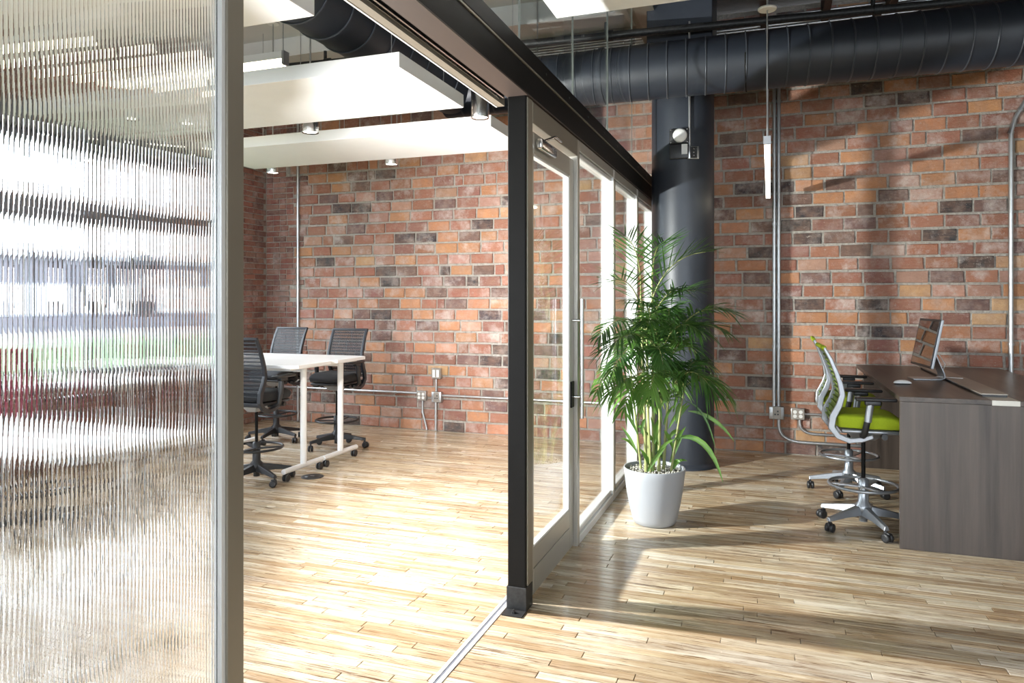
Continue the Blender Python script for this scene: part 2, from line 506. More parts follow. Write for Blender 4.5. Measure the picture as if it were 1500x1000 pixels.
def hidden(x, z):
    p = proj(x, YB, z)
    if p is None: return True
    px, py = p[0], p[1]
    if px < 345 or px > 1500 or py > 680: return True
    if 955 < px < 1045 or 745 < px < 780: return True
    if py < 240 and px < 745: return True
    if px > 780 and py < 143 - (px - 960) * .0962: return True
    if px > 1320 and py > 560: return True
    return False
vis = [i for i, (x0, x1, zz, h) in enumerate(bricks) if not hidden((x0 + x1) / 2, zz + h / 2)]
vis.sort(key=lambda i: -area_of([(bricks[i][0], YB, bricks[i][2]), (bricks[i][1], YB, bricks[i][2]), (bricks[i][1], YB, bricks[i][2] + bricks[i][3]), (bricks[i][0], YB, bricks[i][2] + bricks[i][3])]))
near = set(vis[:300])
variants = []
for k in range(10):
    mb = MB(); mb.add(*brick_geo(.281, BH, .016, rng)); variants.append(mb.mesh('brick', M['brick_o']))
stuff = MB(); cols = []
for i, (x0, x1, zz, h) in enumerate(bricks):
    D = .013 + rng.uniform(-.004, .006)
    c = ((x0 + x1) / 2, YB, zz + h / 2)
    if i in near:
        o = link('brick', variants[rng.randrange(10)], wb); o.location = c
        o.scale = ((x1 - x0) / .281, D / .016, h / BH); o.rotation_euler = (0, rng.uniform(-.006, .006), 0)
        o.color = brick_tint(rng)
    else:
        vs, fs = brick_geo(x1 - x0, h, D, rng)
        stuff.add([(a + c[0], b + c[1], d + c[2]) for a, b, d in vs], fs); cols.append(brick_tint(rng))
# small corner bricks on the back wall
z = .006; r_ = 0
def small_tint(r):
    c = r.choice(((0.26, 0.095, 0.075), (0.22, 0.085, 0.07), (0.31, 0.125, 0.09), (0.17, 0.085, 0.075), (0.28, 0.15, 0.12)))
    v = r.uniform(.85, 1.15)
    return (c[0] * v, c[1] * v, c[2] * v, r.uniform(.2, .8))
while z < ZC - .1:
    x = XL + .012
    lim = min((b[0] for b in bricks if abs(b[2] + b[3] / 2 - z - .03) < .075), default=-6.0) - .018
    while x < lim - .05:
        ln = rng.choice((.10, .20, .10)); x1 = min(x + ln, lim)
        if lim - x1 < .06: x1 = lim
        vs, fs = brick_geo(x1 - x, .060, .013, rng)
        stuff.add([(a + (x + x1) / 2, b + YB, d + z + .03) for a, b, d in vs], fs); cols.append(small_tint(rng)); x = x1 + .012
    z += .0735; r_ += 1
o = stuff.build('more_bricks', M['brick_s'], wb); set_tint(o.data, cols, 9); o['kind'] = 'stuff'

# left wall with windows ---------------------------------------------
wins = [(4.15, 7.46), (0.35, 3.45), (-3.5, -0.35)]
ZS, ZH = 0.84, 3.24
mb = MB()
mb.box(XL - .32, XL, YF, YB + .3, -.25, ZS); mb.box(XL - .32, XL, YF, YB + .3, ZH, ZC)
ys = [YF] + [v for a, b in reversed(wins) for v in (a, b)] + [YB + .3]
for k in range(0, len(ys), 2): mb.box(XL - .32, XL, ys[k], ys[k + 1], ZS, ZH)
wl = mb.build('wall_left', M['mortar'])
tag(wl, 'brick wall of small dark red bricks meeting the corner', kind='structure')
sb = MB(); cols = []; z = .006; r_ = 0
while z < ZC - .07:
    yy = YB - .02 - (0.05 if r_ % 2 else 0)
    while yy > 0.0:
        ln = .10 if (r_ % 6 == 5) else .205
        y0 = yy - ln
        blocked = any(y0 < b + (.26 if z > ZH - .06 else 0) and yy > a - (.22 if z > ZH - .06 else 0) for a, b in wins) and ZS - .06 < z < ZH + .16
        if not blocked:
            vs, fs = brick_geo(ln, .060, .012 + rng.uniform(-.003, .004), rng)
            sb.add([(XL - b, yy - ln / 2 + a, d + z + .03) for a, b, d in vs], [tuple(f) for f in fs]); cols.append(small_tint(rng))
        yy = y0 - .012
    z += .0735; r_ += 1
o = sb.build('small_bricks', M['brick_s'], wl); set_tint(o.data, cols, 9); o['kind'] = 'stuff'
for k, (a, b) in enumerate(wins):
    w = thing('window_%d' % (k + 1), (XL - .16, (a + b) / 2, ZS))
    tag(w, ['tall framed window by the brick corner', 'tall framed window beside the lamp', 'tall framed window far along the brick wall'][k], kind='structure')
    hw = (b - a) / 2; hh = ZH - ZS
    f = MB()
    for y0, y1, z0, z1 in ((-hw, hw, 0, .07), (-hw, hw, hh - .07, hh), (-hw, -hw + .07, 0, hh), (hw - .07, hw, 0, hh), (-hw, hw, 1.59, 1.79), (-.03, .03, 0, hh)):
        f.box(-.04, .04, y0, y1, z0, z1)
    f.build('window_frame', M['winframe'], w)
    for y0, y1 in ((-hw + .07, -.03), (.03, hw - .07)):
        for z0, z1 in ((.07, 1.59), (1.79, hh - .07)):
            box('pane', M['wglass'], -.005, .005, y0, y1, z0, z1, w)
    box('lintel', M['winframe'], -.12, .178, -hw - .22, hw + .26, hh, hh + .17, w)
    box('window_sill', M['alu_white'], -.16, .20, -hw, hw, -.03, .0, w)
    pl = bpy.data.lights.new('window_daylight', 'AREA'); pl.shape = 'RECTANGLE'; pl.size = hh; pl.size_y = 2 * hw
    pl.cycles.is_portal = True
    po = bpy.data.objects.new('window_daylight', pl); COL.objects.link(po)
    po.location = (XL - .33, (a + b) / 2, (ZS + ZH) / 2); po.rotation_euler = (0, -PI / 2, 0)
tag(box('lawn', M['grass'], -36, XL - .32, -80, 80, -.65, -.55), 'green lawn outside the windows', kind='structure')
bl = thing('far_building', (-48, 22, -.56)); tag(bl, 'long low grey building beyond the lawn outside the windows', 'building')
box('wall', M['farwall'], -6, 0, -60, 60, 0, 5.2, bl); box('roof_edge', M['winframe'], -6.2, .25, -60.2, 60.2, 5.2, 5.6, bl)
for k in range(24):
    f = box('window', M['winframe'], 0, .06, -57 + 4.8 * k, -54.2 + 4.8 * k, 1.1, 3.4, bl); box('pane', M['alu_white'], .06, .09, -56.85 + 4.8 * k, -54.35 + 4.8 * k, 1.25, 3.25, f)
tag(box('ground', M['asphalt'], -400, -36, -300, 300, -.66, -.56), 'pale paved lot beyond the lawn outside', kind='structure')

# walls behind the camera and beyond the desk --------------------------
RW = [(-5.8, -1.7), (-0.6, 5.4)]  # unseen windows, added and widened to bring in fill daylight
mb = MB(); mb.box(XL - .3, XR + .3, YF - .3, YF, -.25, .9); mb.box(XL - .3, XR + .3, YF - .3, YF, 3.2, ZC)
xs = [XL - .3] + [v for w in RW for v in w] + [XR + .3]
for k in range(0, len(xs), 2): mb.box(xs[k], xs[k + 1], YF - .3, YF, .9, 3.2)
tag(mb.build('wall_rear', M['plaster']), 'plain pale wall with added window openings facing the brick wall', kind='structure')
for k, (a, b) in enumerate(RW):
    w = thing('window_%d' % (k + 4), ((a + b) / 2, YF - .15, .9)); hw = (b - a) / 2
    tag(w, ['added unseen window in the pale wall on the meeting side', 'added unseen window in the pale wall on the desk side'][k], kind='structure')
    f = MB()
    for x0, x1, z0, z1 in ((-hw, hw, 0, .07), (-hw, hw, 2.23, 2.3), (-hw, -hw + .07, 0, 2.3), (hw - .07, hw, 0, 2.3), (-.03, .03, 0, 2.3)): f.box(x0, x1, -.04, .04, z0, z1)
    f.build('window_frame', M['winframe'], w)
    for x0, x1 in ((-hw + .07, -.03), (.03, hw - .07)): box('pane', M['wglass'], x0, x1, -.005, .005, .07, 2.23, w)
    pl = bpy.data.lights.new('window_daylight', 'AREA'); pl.shape = 'RECTANGLE'; pl.size = 2 * hw; pl.size_y = 2.3; pl.cycles.is_portal = True
    po = bpy.data.objects.new('window_daylight', pl); COL.objects.link(po); po.location = ((a + b) / 2, YF - .31, 2.05); po.rotation_euler = (PI / 2, 0, 0)
tag(box('wall_right', M['plaster'], XR, XR + .3, YF, YB + .3, -.25, ZC), 'plain pale wall beyond the desk', kind='structure')

# ceiling ------------------------------------------------------------
ce = box('ceiling', M['ceil'], XL - .3, -1.05, YF, YB + .3, ZC, ZC + .2)
tag(ce, 'pale painted concrete ceiling slab with shallow beams', kind='structure')
for yb in (2.0, 4.6, 7.2):
    box('slab_beam', M['ceil'], XL, -1.35, yb, yb + .32, ZC - .22, ZC + .01, ce)
cd = box('ceiling_timber', M['timber'], -1.05, XR, YF, YB + .3, ZC + .05, ZC + .2)
tag(cd, 'dark timber ceiling with deep joists', kind='structure')
for k in range(12):
    x = -.70 + k * .60
    box('joist', M['timber'], x, x + .07, YF, YB, ZC - .22, ZC + .06, cd)
for k in range(3):
    y = 1.2 + 2.3 * k
    box('bridging', M['timber'], -1.0, XR, y, y + .06, ZC - .16, ZC + .06, cd)
g = MB(); g.box(-1.30, -1.06, YF, YB, ZC - .30, ZC - .28); g.box(-1.195, -1.165, YF, YB, ZC - .29, ZC); g.box(-1.30, -1.06, YF, YB, ZC - .02, ZC)
tag(g.build('roof_girder', M['champagne']), 'tan steel girder under the ceiling above the glass partition', 'beam')

# ------------------------------------------------------------------ partition
# steel post
p = thing('steel_post', (-1.255, 3.640, 0))
tag(p, 'square black steel post standing in the glass partition', 'post')
MB().box(-.05, .05, -.05, .05, 0.006, 2.71).build('shaft', M['steel'], p, .006)
MB().box(-.055, .055, -.055, .055, 0.006, .125).build('sleeve', M['steel_worn'], p, .003)
MB().box(-.055, .055, -.13, .06, 0.001, .007).build('base_plate', M['steel_worn'], p)
MB().lathe([(.012, .007), (.012, .016), (.006, .016), (.006, .026)], 6, (.0, -.095), smooth=False).build('anchor_bolt', M['screw'], p)
MB().box(.048, .056, -.03, .05, .13, 2.70).build('edge_channel', M['champagne'], p)
# header beam
hb = thing('header_beam', (XP, 0, 2.70))
tag(hb, 'long black steel header beam over the glass partition', 'beam')
b = MB(); b.box(-.06, .055, YF + 1, YB, .012, .152); b.build('lower_channel', M['steel'], hb, .004)
b = MB(); b.box(-.055, .062, YF + 1, YB, .160, .250); b.build('upper_channel', M['steel'], hb, .004)
MB().box(-.05, .060, YF + 1, YB, .151, .161).build('joint_strip', M['champagne'], hb)
MB().box(-.06, .057, YF + 1, YB, .004, .0125).build('soffit_plate', M['bronze'], hb)
for k in range(8):
    o = MB().lathe([(.007, 0), (.007, .004)], 6, smooth=False).build('bolt', M['screw'], hb)
    o.location = (.062, 3.9 + k * .5, .20); o.rotation_euler = (0, PI / 2, 0)
# sliding track under the header
tr = thing('door_header_track', (-1.345, 0, 2.70))
tag(tr, 'champagne aluminium head track of the sliding door along the black beam', 'track')
t = MB(); t.box(-.065, -.017, YF + 1, 3.70, -.012, .09); t.build('fascia', M['champagne'], tr)
t = MB(); t.box(-.012, -.004, YF + 1, 3.59, .0, .05); t.box(.012, .020, YF + 1, 3.59, .0, .05); t.build('rail', M['chrome'], tr)
MB().box(-.017, .035, YF + 1, 3.59, .02, .08).build('channel', M['steel'], tr)
MB().box(-.068, -.060, YF + 1, 3.70, -.014, -.004).build('edge_strip', M['alu_white'], tr)
# floor track
ft = thing('floor_track', (-1.345, 0, 0))
tag(ft, 'narrow aluminium guide track let into the wooden floor', 'track')
t = MB(); t.box(-.026, -.008, YF + 1, 3.95, -.004, .0035); t.box(.006, .026, YF + 1, 3.95, -.004, .0035); t.build('rail', M['alu_white'], ft)
MB().box(-.008, .006, YF + 1, 3.95, -.004, .0012).build('groove', M['winframe'], ft)
for yy in [2.2 + .17 * k for k in range(10)]:
    for sx in (-.017, .016):
        o = MB().lathe([(.0022, .0035), (.0022, .0042)], 6, smooth=False).build('screw', M['screw'], ft); o.location = (sx, yy, 0)

# glass door
YD0, YD1 = 3.705, 4.655
d1 = thing('door_1', (XP, YD0, 0))
tag(d1, 'aluminium framed clear glass door with a long pull bar', kind='structure')
W_ = YD1 - YD0
def frame_piece(name, x0, x1, y0, y1, z0, z1, par, m='alu', bv=.004): return box(name, M[m], x0, x1, y0, y1, z0, z1, par, bv)
frame_piece('stile', -.023, .023, .004, .095, .012, 2.56, d1); frame_piece('stile', -.023, .023, W_ - .095, W_ - .004, .012, 2.56, d1)
frame_piece('top_rail', -.023, .023, .096, W_ - .096, 2.44, 2.56, d1)
frame_piece('bottom_rail', -.023, .023, .096, W_ - .096, .012, .150, d1); frame_piece('kick_rail', -.020, .020, .096, W_ - .096, .152, .265, d1)
for y0, y1, z0, z1 in ((.095, .107, .265, 2.44), (W_ - .107, W_ - .095, .265, 2.44), (.107, W_ - .107, .265, .277), (.107, W_ - .107, 2.428, 2.44)):
    frame_piece('glazing_bead', -.018, .018, y0, y1, z0, z1, d1, 'alu_white', .002)
box('pane', M['glass'], -.004, .004, .107, W_ - .107, .277, 2.428, d1)
h = MB().tube([(.092, W_ - .05, .86), (.092, W_ - .05, 1.64)], .014, 12).build('pull_handle', M['chrome'], d1)
for zz in (1.0, 1.5): MB().tube([(.02, W_ - .05, zz), (.092, W_ - .05, zz)], .008, 8).build('standoff', M['chrome'], h)
MB().box(.023, .034, W_ - .085, W_ - .02, .93, 1.10).build('lock_plate', M['steel'], d1, .002)
c_ = MB().rbox(.024, .065, .12, .42, 2.47, 2.53, .012).build('door_closer', M['chrome'], d1)
MB().tube([(.05, .20, 2.53), (.075, .34, 2.58), (.06, .52, 2.59)], .008, 6).build('closer_arm', M['chrome'], c_)

# fixed glazing
wp = thing('wall_partition', (XP, 0, 0))
tag(wp, 'glazed partition of clear panes in white aluminium mullions', kind='structure')
MULL = [4.66, 5.82, 6.92, 7.95]
for k, yy in enumerate(MULL):
    frame_piece('jamb' if k == 0 else 'mullion', -.05, .05, yy, yy + .055, .0, 2.70, wp, 'alu' if k == 0 else 'alu_white')
    if k: frame_piece('mullion_shaded_side', .05, .056, yy + .004, yy + .05, .09, 2.62, wp, 'champagne', .001)  # tan strip puts the mullion's unlit side into the colour
ends = MULL + [YB]
for k in range(4):
    y0, y1 = ends[k] + .055, ends[k + 1]
    frame_piece('sill_rail', -.05, .05, y0, y1, 0, .055, wp, 'alu_white'); frame_piece('sill_bead', -.035, .035, y0, y1, .055, .095, wp, 'alu_white', .01)
    frame_piece('head_rail', -.05, .05, y0, y1, 2.63, 2.70, wp, 'alu'); frame_piece('head_bead', -.035, .035, y0, y1, 2.595, 2.63, wp, 'alu_white', .01)
    box('pane', M['glass'], -.004, .004, y0, y1, .095, 2.595, wp)
frame_piece('head_rail', -.05, .05, 3.70, 4.66, 2.585, 2.70, wp, 'champagne')
# clerestory glass over the beam
cl_y = [3.62, 4.72, 5.82, 6.92, YB]
for k in range(4):
    box('clerestory_pane', M['glass'], -.005, .005, cl_y[k] + .004, cl_y[k + 1] - .004, 2.95, ZC - .30, wp)
    box('glass_joint', M['joint'], -.006, .006, cl_y[k] - .0022, cl_y[k] + .0022, 2.95, ZC - .30, wp)

# ribbed sliding door
Y1 = 1.575
d2 = thing('door_2', (-1.345, Y1, 0.012))
tag(d2, 'sliding door of vertically ribbed clear glass in an aluminium frame', kind='structure')
box('stile', M['champagne'], -.022, .026, -.062, 0, 0, 2.68, d2, .003)
box('glazing_bead', M['alu_white'], -.012, .018, -.074, -.062, .10, 2.60, d2)
box('stile', M['champagne'], -.022, .026, -1.30, -1.24, 0, 2.68, d2, .003)
box('bottom_rail', M['champagne'], -.022, .026, -1.24, -.062, 0, .10, d2, .003); box('top_rail', M['champagne'], -.022, .026, -1.24, -.062, 2.60, 2.68, d2, .003)
pitch, amp, seg = .0098, .00072, 12
yv = []; a0, a1 = -1.24, -.074
n = int((a1 - a0) / pitch)
for i in range(n):
    for k in range(seg):
        u = k / seg
        yv.append((a0 + (i + u) * (a1 - a0) / n, .004 + amp * (1 - abs(2 * u - 1) ** 3.2)))
yv.append((a1, .004))
vs = []
for yy, xx in yv: vs += [(xx, yy, .10), (xx, yy, 2.60)]
nn = len(yv)
for yy, xx in yv: vs += [(-.003, yy, .10), (-.003, yy, 2.60)]
fs = []
for i in range(nn - 1):
    a, b_ = 2 * i, 2 * i + 2
    fs.append((a, b_, b_ + 1, a + 1))
    c, e = 2 * nn + a, 2 * nn + b_
    fs.append((c, c + 1, e + 1, e)); fs.append((a, c, e, b_)); fs.append((a + 1, b_ + 1, e + 1, c + 1))
fs.append((0, 1, 2 * nn + 1, 2 * nn)); fs.append((2 * nn - 2, 4 * nn - 2, 4 * nn - 1, 2 * nn - 1))
rp = MB(); rp.add(vs, fs)
rp.build('ribbed_pane', M['reeded'], d2)

# ------------------------------------------------------------------ column
cx, cy, cr = -.825, 7.40, .305
co = thing('round_column', (cx, cy, 0))
tag(co, 'thick round column painted black beside the palm', 'column')
prof = [(cr, .03), (cr, 1.0), (cr, 2.0), (cr, 3.0), (cr, 4.0)]
MB().lathe(prof, 64, cap0=False).build('shaft', M['column'], co)
MB().lathe([(cr + .035, 0), (cr + .035, .022), (cr + .012, .03), (cr, .05)], 64).build('base_ring', M['column'], co)
MB().box(-.31, .31, -.31, .31, 4.0, ZC + .04).build('capital_block', M['column'], co, .01)

# alarm on the column, with its boxes
ang = math.atan2(-cy, -cx)
def on_col(px, py, off=0.0):
    a, b, c = ray(px, py)
    A = a * a + b * b; B = -2 * (a * cx + b * cy); C_ = cx * cx + cy * cy - (cr + off) ** 2
    d = (-B - math.sqrt(B * B - 4 * A * C_)) / (2 * A)
    return (a * d, b * d, CAM_H + c * d)
q = on_col(994.5, 210, .035); na = math.atan2(q[1] - cy, q[0] - cx)
al = thing('fire_alarm', (q[0], q[1], q[2]), na + PI / 2)
tag(al, 'round white alarm sounder on a square black backplate on the black column', 'alarm')
MB().rbox(-.09, .09, .0, .03, .0, .145, .01).build('backplate', M['steel_worn'], al)
o = MB().lathe([(.066, 0), (.066, .018), (.050, .032), (.02, .038)], 28).build('sounder', M['socket'], al); o.rotation_euler = (PI / 2, 0, 0); o.location = (.01, .0, .075)
MB().rbox(-.09, .09, .004, .03, -.145, -.004, .008).build('lower_housing', M['black'], al)
MB().box(.025, .080, -.006, .004, -.105, -.01).build('strobe_lens', M['socket'], al)
for sx in (-.078, .078):
    for sz in (.012, .132): o = MB().lathe([(.006, 0), (.006, .004)], 6, smooth=False).build('screw', M['chrome'], al); o.rotation_euler = (PI / 2, 0, 0); o.location = (sx, 0, sz)
q = on_col(1016, 223, .03); na = math.atan2(q[1] - cy, q[0] - cx)
sb_ = thing('switch_box', (q[0], q[1], q[2]), na + PI / 2)
tag(sb_, 'small grey metal switch box beside the alarm on the black column', 'switch box')
MB().rbox(-.055, .055, 0, .03, -.062, .062, .006).build('box_body', M['galv'], sb_)
MB().box(-.034, .034, -.004, .0, -.055, .055).build('cover_plate', M['steel_worn'], sb_)
for zz in (-.03, .0, .03): o = MB().lathe([(.007, 0), (.007, .005)], 10).build('screw', M['chrome'], sb_); o.rotation_euler = (PI / 2, 0, 0); o.location = (0, -.004, zz)
q1 = on_col(1010, 214, .014)
o = MB().tube([(q1[0], q1[1], q[2] + .06), (q1[0], q1[1], 4.3)], .012, 8).build('alarm_conduit', M['galv'])
tag(o, 'thin grey conduit running up the black column from the switch box', 'conduit')

# ------------------------------------------------------------------ ducts
DY, DZ, DR = 6.72, 3.74, .25
du = thing('spiral_duct', (0, DY, DZ))
tag(du, 'long black spiral air duct running along the brick wall', 'duct')
seg = 48
MB().tube([(-3.1, 0, 0), (XR, 0, 0)], DR, seg).build('pipe', M['duct'], du)
ring = MB().tube([(0, DR * math.cos(2 * PI * k / 48), DR * math.sin(2 * PI * k / 48)) for k in range(48)], .0085, 6, True).mesh('seam', M['ductrib'])
x = -2.9
while x < 4.2:
    o = link('seam', ring, du); o.location = (x, 0, 0); o.rotation_euler = (0, 0, .10); o.scale = (1, 1.006, 1.0); x += .168
cxd = on_y(884, 110, DY)[0]
col_ = MB().tube([(cxd - .02, 0, 0), (cxd + .02, 0, 0)], DR + .012, 48).build('joint_collar', M['ductrib'], du)
for xx in (-.2, 2.9):
    MB().tube([(xx, -DR - .008, 0)] + [(xx, -(DR + .008) * math.cos(a), -(DR + .008) * math.sin(a)) for a in (.4, .8, 1.2, 1.6, 2.0, 2.4, 2.8)] + [(xx, DR + .008, 0)], .006, 6).build('hanger_strap', M['steel'], du)
db = thing('branch', (-3.0, -DY, 0)); db.parent = du
db['label'] = 'side branch of the duct above the white ceiling panels'
MB().tube([(0, 1.2, 0), (0, DY - .1, 0)], DR - .004, seg).build('pipe', M['duct'], db)
ring2 = MB().tube([(DR * math.cos(2 * PI * k / 48), 0, DR * math.sin(2 * PI * k / 48)) for k in range(48)], .007, 6, True).mesh('seam', M['ductrib'])
y = 1.4
while y < DY - .4:
    o = link('seam', ring2, db); o.location = (0, y, 0); o.rotation_euler = (0, 0, .08); y += .30

# sprinkler pipe and conduits up high
a = (-6.2, 6.55, 4.19); b = (5.0, 7.40, 4.19)
pp = thing('sprinkler_pipe', (0, 0, 0)); tag(pp, 'black sprinkler pipe crossing above the air duct', 'pipe')
MB().tube([a, b], .038, 12).build('pipe', M['steel_worn'], pp)
for t_ in (.15, .42, .63):
    c = [a[i] + (b[i] - a[i]) * t_ for i in range(3)]; e = [a[i] + (b[i] - a[i]) * (t_ + .006) for i in range(3)]
    MB().tube([c, e], .05, 12).build('coupling', M['steel_worn'], pp)
    MB().tube([(c[0], c[1], c[2] + .03), (c[0], c[1], c[2] + .13)], .018, 8).build('sprinkler_head', M['steel_worn'], pp)
for k in range(6):
    o = MB().tube([(-5.0, YB - .035, 4.50 + k * .030), (5.5, YB - .035, 4.50 + k * .030)], .013, 6).build('high_conduit', M['galv'])
    tag(o, 'galvanised conduit in a row of six along the top of the brick wall', 'conduit', 'conduits above the duct')

# ------------------------------------------------------------------ ceiling panels
def cloud(x0, x1, y0, y1, z, label, wires):
    c = thing('ceiling_panel', ((x0 + x1) / 2, (y0 + y1) / 2, z)); tag(c, label, 'ceiling panel', 'hanging white ceiling panels')
    hx, hy = (x1 - x0) / 2, (y1 - y0) / 2
    MB().box(-hx, hx, -hy, hy, 0, .105).build('board', M['cloud'], c, .004)
    for sx in wires:
        for sy in (-hy + .12, hy - .12):
            MB().tube([(sx, sy, .1), (sx, sy, ZC - z + .01)], .0035, 5).build('wire', M['galv'], c)
    return c
cloud(-5.9, -2.37, 2.28, 3.40, 3.2, 'white ceiling panel before the linear lamp, beside the black branch duct', (-1.5, -.4, .75, 1.65))
cloud(-5.9, -2.35, 4.33, 5.42, 3.2, 'white ceiling panel hanging between the two others', (-1.5, -.35, .75, 1.65))
cloud(-5.81, -2.37, 6.08, 7.12, 3.2, 'white ceiling panel hanging next to the brick wall', (-1.5, -.4, .7, 1.6))
cloud(-1.12, 2.4, 2.72, 3.88, 3.2, 'cream ceiling panel hanging over the desk side', (-1.5, 0, 1.5))

# downlights
for (x, y, lb) in ((-2.28, 5.60, 'silver cylinder downlight at the end of the middle ceiling panel'), (-3.93, 5.57, 'silver cylinder downlight above the white tables'),
                   (-5.60, 5.57, 'silver cylinder downlight near the window, behind the ribbed glass'), (-4.00, 7.19, 'silver cylinder downlight between the far ceiling panel and the brick wall'),
                   (-5.60, 7.19, 'silver cylinder downlight in the brick corner'), (-2.28, 7.18, 'silver cylinder downlight seen through the glass door')):
    dl = thing('downlight', (x, y, 3.15)); tag(dl, lb, 'ceiling lamp', 'cylinder downlights')
    MB().lathe([(.062, .012), (.075, .0), (.076, .005), (.076, .25), (.072, .255)], 28, cap0=False).build('housing', M['chrome'], dl)
    MB().lathe([(.062, .010), (.062, .013)], 24).build('lens', M['ledw'], dl)
    MB().tube([(0, 0, .25), (0, 0, ZC - 3.15 + .01)], .008, 6).build('stem', M['galv'], dl)
    ld = bpy.data.lights.new('downlight_beam', 'SPOT'); ld.energy = 22; ld.color = (1, .93, .82); ld.spot_size = 1.7; ld.spot_blend = .8; ld.shadow_soft_size = .06
    lo = bpy.data.objects.new('downlight_beam', ld); COL.objects.link(lo); lo.location = (0, 0, -.004); lo.parent = dl

# linear lamps
def linear(name, loc, rz, ln, w, h, label, drops, zc):
    l = thing(name, loc, rz); tag(l, label, 'ceiling lamp')
    MB().box(-ln / 2, ln / 2, -w / 2, w / 2, h * .42, h).build('housing', M['cloud'], l, .002)
    MB().box(-ln / 2 + .02, ln / 2 - .02, -w / 2 + .002, w / 2 - .002, 0, h * .42).build('diffuser', M['led'], l, .002)
    for sx in (-1, 1): MB().box(sx * ln / 2 - .012, sx * ln / 2 + .012, -w / 2 - .002, w / 2 + .002, -.002, h + .002).build('end_cap', M['silver'], l)
    for sx in drops:
        MB().tube([(sx, 0, h), (sx, 0, zc - loc[2])], .005, 6).build('cord', M['galv'], l)
        if name == 'linear_pendant' and sx > 0: continue
        o = MB().lathe([(.055, 0), (.06, .006), (.06, .014), (.03, .022)], 20).build('canopy', M['socket'], l); o.location = (sx, 0, min(zc - loc[2], .02 + (3.53 if name == 'linear_pendant' else 4.25) - loc[2]))
x, z = on_y(418, 95, 5.75)
linear('linear_ceiling_lamp', (x - 1.22, 5.75, z), 0, 2.44, .08, .125, 'linear lamp with glowing diffuser above the gap between ceiling panels', (-1.1, 1.08), ZC)
linear('linear_pendant', (-.018, 6.40, 2.66), PI / 2, 2.69, .042, .050, 'slim linear pendant lamp glowing before the brick wall, beside the desk', (-1.32, 1.30), ZC)

# ------------------------------------------------------------------ wall conduits and outlets
def wp_(px, py, off=.03):
    x, z = on_y(px, py, YB - off); return (x, YB - off, z)
def conduit(name, pts, r, label, straps=0, group=None):
    c = thing(name, pts[0]); tag(c, label, 'conduit', group)
    q = [tuple(p_[i] - pts[0][i] for i in range(3)) for p_ in pts]
    MB().tube(q, r, 10).build('pipe', M['galv'], c)
    for k in range(straps):
        t = (k + .5) / straps; i0 = min(int(t * (len(q) - 1)), len(q) - 2); u = t * (len(q) - 1) - i0
        e = Vector(q[i0]).lerp(Vector(q[i0 + 1]), u); d = (Vector(q[i0 + 1]) - Vector(q[i0])).normalized() * .012
        MB().tube([tuple(e - d), tuple(e + d)], r * 1.28, 10).build('strap', M['galv'], c)
    return c
def arc(p0, p1, p2, n=8):
    """rounded corner from p0 by way of corner p1 to p2"""
    out = []
    for k in range(n + 1):
        t = k / n
        out.append(tuple((1 - t) ** 2 * p0[i] + 2 * t * (1 - t) * p1[i] + t * t * p2[i] for i in range(3)))
    return out
for px, s in ((1134.2, 'left'), (1140.8, 'right')):
    t0 = wp_(px, 597); t1 = (t0[0], t0[1], 4.4)
    conduit('wall_conduit', [t0, (t0[0], t0[1], (t0[2] + 4.4) / 2), t1], .020, 'upright grey conduit of the pair on the brick wall, ' + ('on the column side' if s == 'left' else 'on the desk side'), 3, 'paired wall conduits')
t0 = wp_(1481, 560); conduit('wall_conduit', [(t0[0], t0[1], .02), (t0[0], t0[1], 1.8), (t0[0], t0[1], 3.25), (t0[0] + .03, t0[1] - .0, 3.38), (t0[0] + .16, t0[1], 3.62)], .022, 'single upright grey conduit behind the desk', 3)
t0 = wp_(436.5, 500); conduit('wall_conduit', [(t0[0], t0[1], .02), (t0[0], t0[1], 2.0), (t0[0], t0[1], 4.3)], .020, 'upright grey conduit near the brick corner, behind the stools', 2)
def outlet(name, px, py, w, h, d, label, face):
    x, _, z = wp_(px, py)
    o = thing(name, (x, YB, z)); tag(o, label, 'outlet')
    MB().rbox(-w / 2, w / 2, -d, -.005, -h / 2, h / 2, .006).build('box_body', M['galv'], o)
    if face == 'quad':
        MB().box(-w / 2 + .006, w / 2 - .006, -d - .003, -d + .001, -h / 2 + .006, h / 2 - .006).build('cover_plate', M['taupe'], o)
        for sx in (-.028, .028):
            for sz in (-.022, .022):
                s = MB().lathe([(.019, 0), (.019, .004)], 14).build('socket', M['socket'], o); s.rotation_euler = (PI / 2, 0, 0); s.location = (sx, -d - .002, sz)
    elif face == 'pair':
        MB().box(-w / 2 + .004, w / 2 - .004, -d - .003, -d + .001, -h / 2 + .004, h / 2 - .004).build('cover_plate', M['taupe'], o)
        for sx in (-.026, .026): MB().box(sx - .017, sx + .017, -d - .007, -d - .002, -.045, .045).build('socket', M['socket'], o)
    else:
        MB().box(-w * .26, w * .30, -d - .003, -d + .001, -h / 2 + .006, h / 2 - .006).build('cover_plate', M['taupe'], o)
        for sx, sz in ((.012, .018), (-.014, -.014), (.014, -.014)): MB().box(sx - .008, sx + .008, -d - .005, -d - .002, sz - .008, sz + .008).build('jack', M['black'], o)
    return o
outlet('data_outlet', 1137.5, 604, .15, .135, .07, 'grey data box under the paired conduits on the brick wall', 'data')
outlet('power_outlet', 1168.5, 605.5, .135, .12, .075, 'grey box with four white sockets behind the lime chairs', 'quad')
outlet('power_outlet', 619, 579, .125, .12, .07, 'grey box with four white sockets at the end of the low conduit run', 'quad')
outlet('wall_switch', 640.5, 546.5, .125, .13, .07, 'grey box with two white rocker plates above the low conduit', 'pair')
outlet('data_outlet', 641, 581, .135, .13, .07, 'pale grey data box below the rocker plates', 'data')
